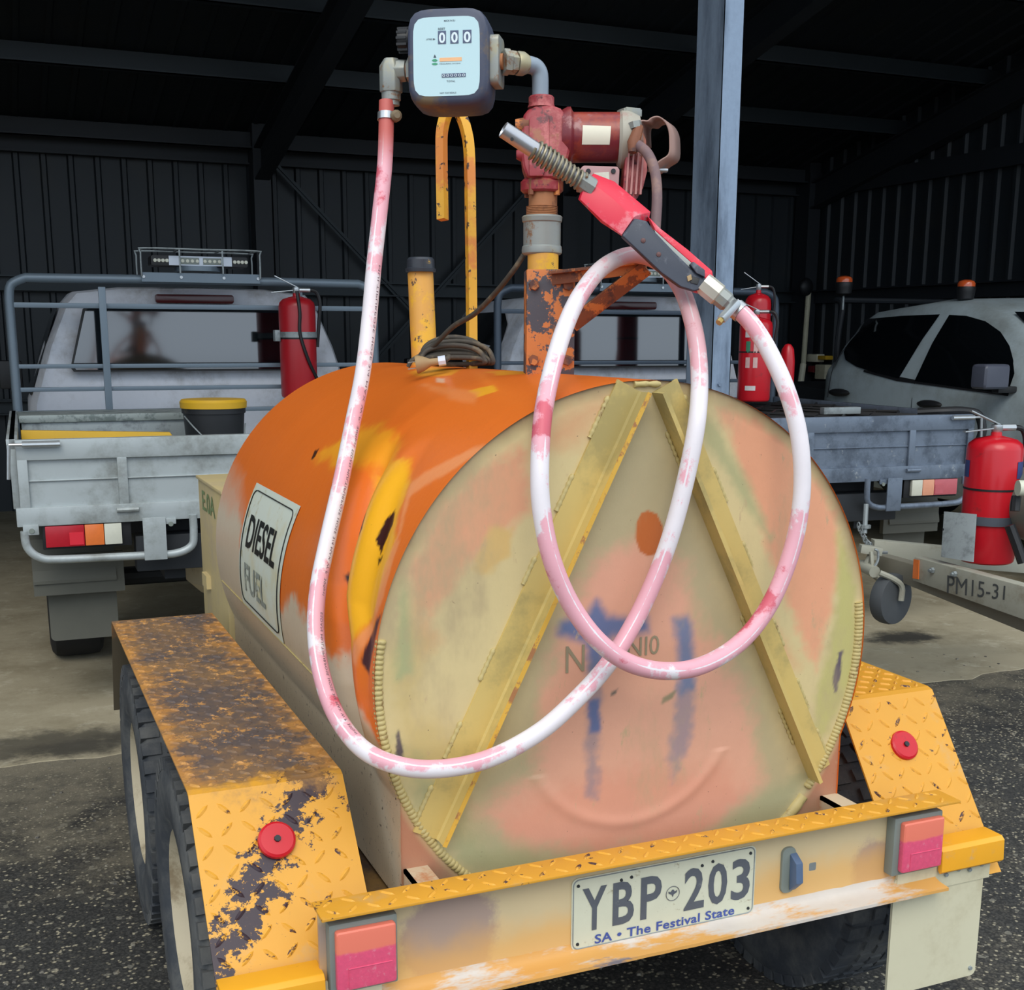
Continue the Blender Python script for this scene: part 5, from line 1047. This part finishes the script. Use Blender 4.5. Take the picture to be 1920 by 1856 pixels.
# extinguisher with pictogram labels on the second rack, and another behind it
q = PD(1412, 752, 6.6); r2 = .088
e2, f2 = extinguisher((q.x, q.y, q.z), r2, .50, 'red fire extinguisher with pictogram labels standing on the dark tray', rot=radians(140), mt=M['red_ext'])
va = math.atan2(CP.y - q.y, CP.x - q.x)
wl_ = mat('white_sticker', (214, 206, 206), .5, var=(30, .1)); pk_ = mat('pale_pictogram', (214, 176, 172), .5, var=(60, .2)); gn_ = mat('green_pictogram', (60, 130, 100), .5, var=None)
for a0, a1, za, zb, mt_ in ((-.05, .30, .34, .375, wl_), (.36, .66, .34, .375, wl_), (.30, .58, .26, .32, gn_), (-.16, .10, .26, .32, pk_), (.30, .58, .18, .235, pk_), (-.16, .10, .18, .235, pk_), (-.10, .55, .06, .085, wl_)):
    stick(e2, (q.x, q.y), r2, va - a0, va - a1, q.z + za, q.z + zb, mt_)
q3 = PD(1436, 745, 7.0); extinguisher((q3.x + .0, q3.y + .12, q3.z), .075, .66, 'bright red extinguisher top showing behind the labelled one on the dark tray', rot=radians(150))
# red bottle with a grey base beside the rack
q = PD(1473, 745, 6.9); t = thing('red_bottle', 'small red bottle with grey base at the far edge of the dark tray', 'bottle', q)
MB().lathe(q + Zu * .08, Zu, [(0, .042), (.12, .042), (.19, .034), (.215, .018), (.22, .004)], 20).build('body', M['red_ext'], t); MB().lathe(q, Zu, [(0, .045), (.08, .045)], 20).build('grey_base', M['galv'], t)
# bucket with yellow lid
q = PD(402, 798, 5.72); zb = .846; q = V((q.x, q.y, zb)); t = thing('bucket', 'black plastic bucket with yellow lid in the pale tray', 'bucket', q)
zt_ = PD(402, 762, 5.72).z; h = zt_ - zb
MB().lathe(q, Zu, [(0, .115), (.01, .122), (h - .03, .141), (h - .028, .147), (h, .148), (h + .001, .13)], 32).build('pail', M['bucket'], t)
MB().lathe(q + Zu * (h - .004), Zu, [(0, .153), (.028, .155), (.034, .150), (.040, .146), (.041, .005)], 32).build('lid', M['bucket_lid'], t)
MB().tube(spline([q + V((-.14, -.03, h - .04)), q + V((-.10, -.12, h - .10)), q + V((.0, -.155, h - .2)), q + V((.10, -.12, h - .22)), q + V((.14, -.03, h - .08))], 5), .0035, 6).build('wire_handle', M['galv'], t)
# low galvanised box and the yellow strip lying in the tray
a = V((-.90, 4.30, .846)); t = thing('galvanised_box', 'low dull galvanised box lying across the pale tray beside the bucket', 'box', a)
MB().box((-.90, 4.30, .847), (-.09, 4.62, 1.10)).build('body', M['galv'], t, bevel=.004); MB().box((-.91, 4.285, 1.10), (-.08, 4.63, 1.135)).build('lid', mat('mottled_galvanised', (150, 158, 156), .5, .3, var=(9, .2), spots=[((110, 120, 118), 14, .55, .06)]), t, bevel=.004)
t = tag(MB().prism([(-.915, 3.75, 1.105), (-.30, 3.75, 1.08), (-.28, 3.75, 1.05), (-.915, 3.75, .85)], (0, .03, 0)).build('yellow_board', M['bucket_lid'], bevel=.003), 'yellow board leaning inside the pale tray in front of the galvanised box', 'board')
# netting and strap on the dark tray
t = thing('load_net', 'black cargo net stretched flat over the dark tray load', 'net', (2.8, 4, 1.08)); m = MB()
Tn = T2
for k in range(16):
    for s in (-1, 1):
        x = -1.2 + .16 * k; pts = []
        for j in range(9):
            yy = .1 + 1.6 * j / 8; xx = x + s * (yy - .9) * .8
            if abs(xx) < .9: pts.append(Tn @ V((xx, yy, 1.105 + .012 * mnoise.noise(V((xx * 6, yy * 6, s))))))
        if len(pts) > 1: m.tube(pts, .008, 5)
g = m.build('mesh', M['black'], t, smooth=60); g['kind'] = 'stuff'
lm = mat('dusty_load_tarpaulin', (92, 88, 76), .8, var=(5, .3))
o = MB(T2).box((-.90, .08, .85), (.90, 1.75, 1.085)).build('flat_load', lm, None, bevel=.03); tag(o, 'dusty flat load under the black net on the dark tray', 'load')
c_ = T2 @ V((.90, .02, 1.12)); m = MB(T2)
m.tube(spline([(.70, .1, 1.13), (.80, .02, 1.14), (.90, .0, 1.14), (.975, -.02, 1.12), (1.0, -.03, 1.04), (.985, -.02, .97)], 5), .022, 10)
tag(m.build('rolled_strap', M['black']), 'rolled black strap hanging over the right corner of the dark tray', 'strap')
o = MB(T2).box((.28, .30, 1.115), (.50, .34, 1.15)).build('metal_offcut', M['galv'], bevel=.003); tag(o, 'pale metal offcut on the dark tray below the labelled extinguisher', 'offcut')

# ---------------------------------------------------------------- third vehicle, nose towards us
XS3 = 4.70
U3 = thing('double_cab_vehicle', 'grey-green double cab vehicle parked nose out beside the right wall', 'vehicle', (5.6, 4.5, 0))
def s3(y, wb, zbelt, wr, ztop, zb=.45, cx=5.6):
    h = [(0, zb), (wb * .92, zb), (wb, zb + .1), (wb * 1.0, (zb + zbelt) / 2), (wb * .985, zbelt - .05), (wb * .965, zbelt), ((wb * .965 + wr) / 2 + .015, (zbelt + ztop) / 2), (wr + .03, ztop - .09), (wr - .02, ztop - .02), (wr * .6, ztop + .02), (0, ztop + .03)]
    return [V((cx + x, y, z)) for x, z in h] + [V((cx - x, y, z)) for x, z in reversed(h[1:-1])]
secs = [s3(5.72, .84, 1.24, .60, 1.30), s3(5.70, .87, 1.27, .64, 1.45), s3(5.60, .89, 1.27, .66, 1.62), s3(5.40, .90, 1.26, .68, 1.70), s3(4.9, .90, 1.23, .69, 1.745), s3(4.5, .90, 1.2, .68, 1.74), s3(4.15, .90, 1.17, .65, 1.66), s3(3.9, .90, 1.15, .70, 1.50), s3(3.45, .90, 1.11, .80, 1.17), s3(2.9, .89, 1.06, .78, 1.12), s3(2.4, .86, .98, .74, 1.02), s3(2.25, .80, .9, .66, .92)]
m = MB().loft(secs); b3 = m.build('cab_body', M['silver'], U3, smooth=50)
def side3(y, z, off=.004):
    zb = np.interp(y, [3.45, 3.9, 4.5, 4.9, 5.4, 5.7], [1.11, 1.15, 1.2, 1.23, 1.26, 1.27]); zt = np.interp(y, [3.45, 3.9, 4.15, 4.5, 4.9, 5.4, 5.6, 5.7], [1.17, 1.50, 1.66, 1.74, 1.745, 1.70, 1.62, 1.45]); wr = np.interp(y, [3.45, 3.9, 4.15, 4.5, 4.9, 5.4, 5.6, 5.7], [.8, .70, .65, .68, .69, .68, .66, .64])
    pz = [.55, .75, zb - .05, zb, (zb + zt) / 2, zt - .09]; px = [.90, .90, .8865, .8685, (.8685 + wr) / 2 + .015, wr + .03]
    return V((5.6 - float(np.interp(z, pz, px)) - off, y, z))
def win3(poly, mt, name, off, cuts=8, parent=None):
    vs, fs = wrap_poly(poly, lambda a, b: side3(a, b, off), cuts); return MB().add(vs, fs).build(name, mt, parent or b3, smooth=40, fix=False)
def W3(pts, x=4.83): return [(lambda p: (p.y, p.z))(PX(a, b, x)) for a, b in pts]
rw = W3([(1612, 598), (1680, 592), (1752, 589), (1730, 650), (1708, 709), (1660, 698), (1625, 687), (1600, 674), (1591, 660), (1593, 640), (1600, 615)])
win3(rw, M['glass'], 'rear_side_window', .008)
fw_ = W3([(1769, 590), (1800, 592), (1832, 602), (1862, 622), (1886, 648), (1904, 676), (1914, 700), (1912, 738), (1738, 714), (1752, 655)])
win3(fw_, M['glass'], 'front_side_window', .008)
win3(W3([(1740, 712), (1914, 736), (1914, 742), (1706, 714), (1640, 697), (1640, 693)]), M['black'], 'window_seal', .006)
for a, b in ((1573, 736), (1742, 758)):
    p = PX(a, b, 4.68); m = MB(); m.ball(p, .13, 8, (.22, .9, .22)); m.build('door_handle', M['black'], b3)
for pts in ([(1708, 716), (1706, 760), (1702, 850)], [(1915, 742), (1912, 850)], [(1562, 650), (1553, 690), (1549, 745)]):
    q = [PX(a, b, 4.695) for a, b in pts]; q = [side3(p.y, p.z, .001) for p in q]; MB().tube(spline(q, 6), .003, 5).build('door_gap', M['steel_dark'], b3)
p = PX(1858, 706, 4.55); m = MB(); m.box(p + V((-.10, -.06, -.075)), p + V((.10, .07, .075))); mr = m.build('mirror', mat('grey_mirror_shell', (78, 82, 96), .4, var=(8, .1)), U3, bevel=.03, seg=3); MB().box(p + V((.05, -.02, -.1)), p + V((.2, .04, -.06))).build('mirror_arm', M['black'], mr, bevel=.01)
vs, fs = grid(lambda u, v: V((5.6 + (-.62 + 1.24 * u) * (1 - .0 * v), 4.16 - .66 * v - .012, 1.655 - .48 * v + .0 + .010)), 2, 6)
MB().add(vs, fs).build('windscreen', M['glass'], b3, fix=False)
m = MB(); m.box((4.86, 5.75, .82), (6.4, 7.2, 1.12)); m.build('rear_tray', M['steel_dark'], U3)
m = MB(); 
for x in (4.95, 6.3): m.tube(spline([(x, 5.85, 1.1), (x, 5.85, 1.5), (x, 5.82, 1.74), (x, 5.9, 1.78)], 4), .022, 8)
m.tube([(4.95, 5.9, 1.78), (6.3, 5.9, 1.78)], .022, 8); m.build('rear_rack', M['steel_dark'], U3)
for s in (-1, 1):
    for y in (3.0, 6.3):
        tyre(5.6 + s * .76, y, .37, s, R=.37, W=.24, rr=.2, parent=U3, mt=M['rubber_black'], mr=M['galv'], n=32, tread=False)
# amber beacons standing on poles
def beacon(px, py, d, label):
    q = PD(px, py, d); t = thing('beacon', label, 'beacon', q + V((0, 0, -.1)), 'amber beacons over the double cab')
    MB().lathe(q - Zu * .04, Zu, [(-.06, .03), (-.045, .055), (0, .060), (.025, .064), (.035, .060)], 20).build('base', M['black'], t)
    MB().lathe(q - Zu * .008, Zu, [(0, .058), (.025, .058), (.04, .048), (.048, .025), (.05, .002)], 20).build('amber_dome', mat('amber_dome', (214, 92, 44), .15, var=None, spec=.8) if 'amber_dome' not in bpy.data.materials else bpy.data.materials['amber_dome'], t)
    MB().tube([q - Zu * .09, q - Zu * .2], .008, 8).build('stem', M['galv'], t)
beacon(1583, 528, 8.8, 'amber beacon on a stem at the rear of the grey double cab'); beacon(1812, 536, 8.2, 'amber beacon above the middle of the grey double cab roof')
# back-wall fittings: conduit pipe, switch boxes, hanging reel
M['pale'] = mat('pale_ivory_plastic', (232, 226, 200), .5, var=None)
t = thing('wall_conduit', 'pale vertical conduit pipe in the dark back corner of the shed', 'conduit', PY(1500, 730, 9.10)); MB().tube([PY(1516, 548, 9.14), PY(1506, 685, 9.12)], .028, 10).build('upper_pipe', M['flap'], t); MB().tube([PY(1506, 682, 9.12), PY(1500, 728, 9.10)], .034, 10).build('lower_pipe', M['pale'], t)
def wallbox(name, x0, y0, x1, y1, mt, label, cat, X=7.14):
    a, b = PX(x0, y1, X), PX(x1, y0, X); o = MB().box((X, min(a.y, b.y), min(a.z, b.z)), (SX1 - .03, max(a.y, b.y), max(a.z, b.z))).build(name, mt, None, bevel=.008); return tag(o, label, cat)
wallbox('switch_box', 1512, 664, 1532, 678, M['pale'], 'small cream switch box beside the conduit pipe in the back corner', 'switch box')
wallbox('yellow_box', 1533, 667, 1548, 674, M['bucket_lid'], 'small yellow box right of the cream switch box by the conduit pipe', 'box')
wallbox('junction_box', 1527, 684, 1547, 710, M['flap'], 'grey junction box below the yellow box on the back wall', 'junction box')
wallbox('red_fitting', 1514, 686, 1526, 698, mat('dull_dark_red', (120, 36, 40), .5, var=None), 'dark red fitting left of the grey junction box', 'fitting')
q = PY(1511, 538, 9.1); tag(MB().ball(q, .085, 10, (1, .6, 1.1)).build('wall_lamp', M['black']), 'round black lamp at the top of the wall conduit', 'lamp')

# ---------------------------------------------------------------- drawbar of the parked trailer on the right
DT = thing('parked_trailer', 'dusty grey trailer drawbar with jockey wheel, stencilled PM15-31', 'trailer', PZ(1720, 1200, 0))
def beam4(m, pa, pb, th, back):                       # beam from four photo points: top/bottom at both ends, given thickness
    (ax, ay0, ay1, ad), (bx_, by0, by1, bd_) = pa, pb; A = [PD(ax, ay0, ad), PD(bx_, by0, bd_), PD(bx_, by1, bd_), PD(ax, ay1, ad)]
    A[3].x, A[3].y = A[0].x, A[0].y; A[2].x, A[2].y = A[1].x, A[1].y
    return m.prism(A, back * th)
dv = (PD(1990, 1118, 4.36) - PD(1714, 1044, 5.1)); dv.z = 0; dv.normalize(); bk = V((-dv.y, dv.x, 0)); bk = bk if bk.dot(CF) > 0 else -bk
m = MB(); beam4(m, (1714, 1044, 1090, 5.1), (1990, 1118, 1188, 4.36), .055, bk); nb_ = m.build('near_beam', M['khaki'], DT, bevel=.004)
a = PD(1714, 1044, 5.1); b = PD(1990, 1118, 4.36); a2 = PD(1714, 1090, 5.1); b2 = PD(1990, 1188, 4.36)
def nf(u, v):                                          # u, v in photo columns and rows of the near beam
    d = 5.1 + (4.36 - 5.1) * (u - 1714) / 276; p = PD(u, v, d); pp = a + (b - a) * ((u - 1714) / 276); 
    r = ray(u, v); nrm = V((bk.x, bk.y, 0)); t_ = (V((a.x, a.y, 0)) - CP).dot(nrm) / r.dot(nrm); return CP + r * t_ - bk * .002
vs, fs = flat_text('PM15-31', (0, 0, 1, 1), 0); P4 = [(1776, 1112), (1884, 1125), (1886, 1092 + 6), (1777, 1078)]
def quad(u, v): 
    lo = V((P4[0][0] + (P4[1][0] - P4[0][0]) * u, P4[0][1] + (P4[1][1] - P4[0][1]) * u)); hi = V((P4[3][0] + (P4[2][0] - P4[3][0]) * u, P4[3][1] + (P4[2][1] - P4[3][1]) * u)); p = lo.lerp(hi, v); return nf(p[0], p[1])
MB().add([quad(*p) for p in vs], fs).build('stencil', M['housing'] if False else M['ink'], nb_, smooth=0, fix=False)
MB().prism([nf(u, v) for u, v in ((1715, 1048), (1725, 1050), (1724, 1086), (1713, 1084))], -bk * .004).build('amber_marker', M['orange_lens'], nb_)
for u, v in ((1750, 1069), (1792, 1076)): MB().lathe(nf(u, v), -bk, [(0, .013), (.012, .012), (.013, .007), (.022, .007)], 6).build('bolt', M['galv'], nb_)
m = MB(); beam4(m, (1640, 1013, 1052, 5.45), (1990, 1046, 1082, 5.5), .06, V((CF.x, CF.y, 0)).normalized()); m.build('far_beam', M['khaki'], DT, bevel=.004)
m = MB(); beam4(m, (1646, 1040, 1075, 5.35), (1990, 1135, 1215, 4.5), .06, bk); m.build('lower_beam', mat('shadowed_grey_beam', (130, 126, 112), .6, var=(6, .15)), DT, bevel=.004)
# jockey wheel
jc = PD(1670, 1122, 5.25); ja = V((CR.x, CR.y, 0)).normalized(); ja = (ja * .45 - V((CF.x, CF.y, 0)).normalized() * .6).normalized(); JR = .112
MB().lathe(jc, ja, [(-.035, .03), (-.035, .085), (-.03, JR * .96), (-.015, JR), (.015, JR), (.03, JR * .96), (.035, .085), (.035, .03)], 32).build('jockey_wheel', mat('grey_jockey_tyre', (76, 80, 84), .7, var=(12, .15)), DT)
jt = PD(1640, 1072, 5.2)
for s in (-1, 1):
    o = ja * .052 * s; m = MB(); m.beam(jc + o, jc + o + V((0, 0, .075)) + (jt - jc) * .18, .012, .03, up=tuple(ja.cross(Zu))) if False else m.tube(spline([jc + o, jc + o + V((0, 0, .06)), jc + o + (jt - jc) * .45 + V((0, 0, .04)), jt + o * .5], 4), .013, 8); m.build('wheel_fork', M['khaki'], DT)
MB().lathe(jc - ja * .06, -ja, [(0, .014), (.016, .013)], 8).build('axle_nut', M['galv'], DT)
MB().tube([PD(1616, 1060, 5.3), jt], .026, 12).build('fork_tube', M['khaki'], DT)
m = MB(); m.beam(PD(1612, 1028, 5.25), PD(1652, 1034, 5.25), .05, .035); m.beam(PD(1622, 1062, 5.25), PD(1634, 1032, 5.25), .02, .012); m.beam(PD(1634, 1034, 5.22), PD(1636, 1066, 5.22), .016, .012); m.build('coupling', M['khaki'], DT, bevel=.003)
m = MB(); m.tube(spline([PD(*p) for p in ((1640, 1062, 5.2), (1646, 1050, 5.2), (1646, 1034, 5.2), (1640, 1030, 5.2))], 4), .006, 6); m.tube([PD(1644, 1036, 5.25), PD(1664, 1036, 5.25)], .007, 6); m.build('coupling_pin', M['galv'], DT)
m = MB(); m.tube([PD(1624, 945, 5.3), PD(1621, 1000, 5.3)], .011, 8); m.lathe(PD(1623, 990, 5.3), Zu, [(0, .022), (.014, .022)], 8); m.build('jack_handle', M['galv'], DT)
for k in range(10):                                   # hanging safety chain
    c = PD(1610 + 2.4 * k, 985 + 5.2 * k - (k > 6) * 3 * (k - 6), 5.3); e1_ = V((sin(k * 1.57), cos(k * 1.57), .2)).normalized()
    MB().tube([c + Zu * .014 * cos(a) + e1_ * .009 * sin(a) for a in np.linspace(0, 2 * pi, 9)[:-1]], .0032, 5, closed=True).build('chain_link', M['galv'], DT)
# bracket plate and extinguisher standing in it
m = MB(); m.prism([PD(x, y, d) for x, y, d in ((1770, 959, 5.0), (1830, 964, 4.9), (1824, 1054, 4.85), (1764, 1044, 4.95))], bk * .005); bp = m.build('bracket_plate', M['galv'], DT, bevel=.001)
for u, v in ((1776, 992), (1819, 996)): MB().lathe(PD(u, v, 4.93) - bk * .02, -bk, [(0, .005), (.002, .005)], 8).build('hole', M['steel_dark'], bp)
q = PD(1848, 1052, 5.02); r_ = .110; hz = PD(1846, 806, 5.02).z - q.z
e4, f4 = extinguisher(q, r_, hz / .92, 'large bright red fire extinguisher with blue stickers clamped on the trailer drawbar', rot=radians(170), mt=M['red_ext'])
va = math.atan2(CP.y - q.y, CP.x - q.x); z_ = lambda py: PD(1846, py, 5.02 - r_).z
for a0, a1 in ((1.35, .95), (-.95, -1.45)): stick(e4, q, r_, va - a1, va - a0, z_(895), z_(863), M['blue_dec'])
MB().lathe((q.x, q.y, z_(985)), Zu, [(0, r_ + .001), (0, r_ + .009), (.035, r_ + .009), (.035, r_ + .001)], 36, caps=False).build('clamp_band', mat('grey_clamp_band', (84, 90, 100), .5, .3, var=(20, .15)), e4)
pq = PD(1885, 978, 4.92); MB().tube([pq, PD(1902, 980, 4.92)], .010, 8).build('clamp_bolt', M['galv'], e4)
# rounded grey-green tank at the right edge
q = PD(1992, 958, 4.75); t = thing('round_tank', 'rounded grey-green tank with white fitting at the right edge of the picture', 'tank', q)
ax_ = V((CF.x, CF.y, 0)).normalized(); MB().lathe(q - ax_ * .1, ax_, [(0, .05), (.01, .10), (.04, .145), (.08, .16), (.5, .16), (.56, .10)], 32).build('vessel', mat('grey_green_vessel', (112, 118, 108), .5, var=(6, .12)), t)
MB().lathe(PD(1930, 914, 4.55), -ax_, [(0, .02), (.04, .024)], 16).build('white_fitting', mat('ivory_fitting', (214, 216, 196), .5, var=None), t) if False else MB().tube([PD(1908, 915, 4.55), PD(1945, 915, 4.55)], .030, 14).build('white_fitting', mat('ivory_fitting', (214, 216, 196), .5, var=None), t)
MB().tube(spline([PD(1906, 930, 4.6), PD(1904, 945, 4.6), PD(1903, 958, 4.6)], 3), .018, 8).build('dark_strap', M['black'], t)
MB().tube([PD(1893, 985, 4.7), PD(1906, 1020, 4.7), PD(1918, 1055, 4.7)], .02, 8).build('mount_leg', M['black'], t)

# ---------------------------------------------------------------- loose stones and grit on the asphalt
m = MB(); rnd = random.Random(7)
for k in range(2600):
    x = rnd.uniform(-2.2, 4.5); y = rnd.uniform(-1.6, 2.6); s_ = rnd.choice((.003, .004, .005, .007, .009)) * rnd.uniform(.7, 1.3)
    vs = [V((x + s_ * cos(a) * rnd.uniform(.7, 1.2), y + s_ * sin(a) * rnd.uniform(.7, 1.2), -.001)) for a in (0, 1.26, 2.5, 3.8, 5.0)]; n0 = [p + V((0, 0, s_ * .6)) * 1 + (V((x, y, 0)) - V((p.x, p.y, 0))) * .35 for p in vs]
    m.add(vs + n0, [(0, 1, 6, 5), (1, 2, 7, 6), (2, 3, 8, 7), (3, 4, 9, 8), (4, 0, 5, 9), (5, 6, 7, 8, 9)])
o = m.build('gravel', mat('pale_grit', (128, 122, 108), .8, var=(40, .4), spots=[((70, 68, 66), 30, .5, .05)]), smooth=0); tag(o, 'loose grit scattered over the dark asphalt', 'gravel', kind='stuff')
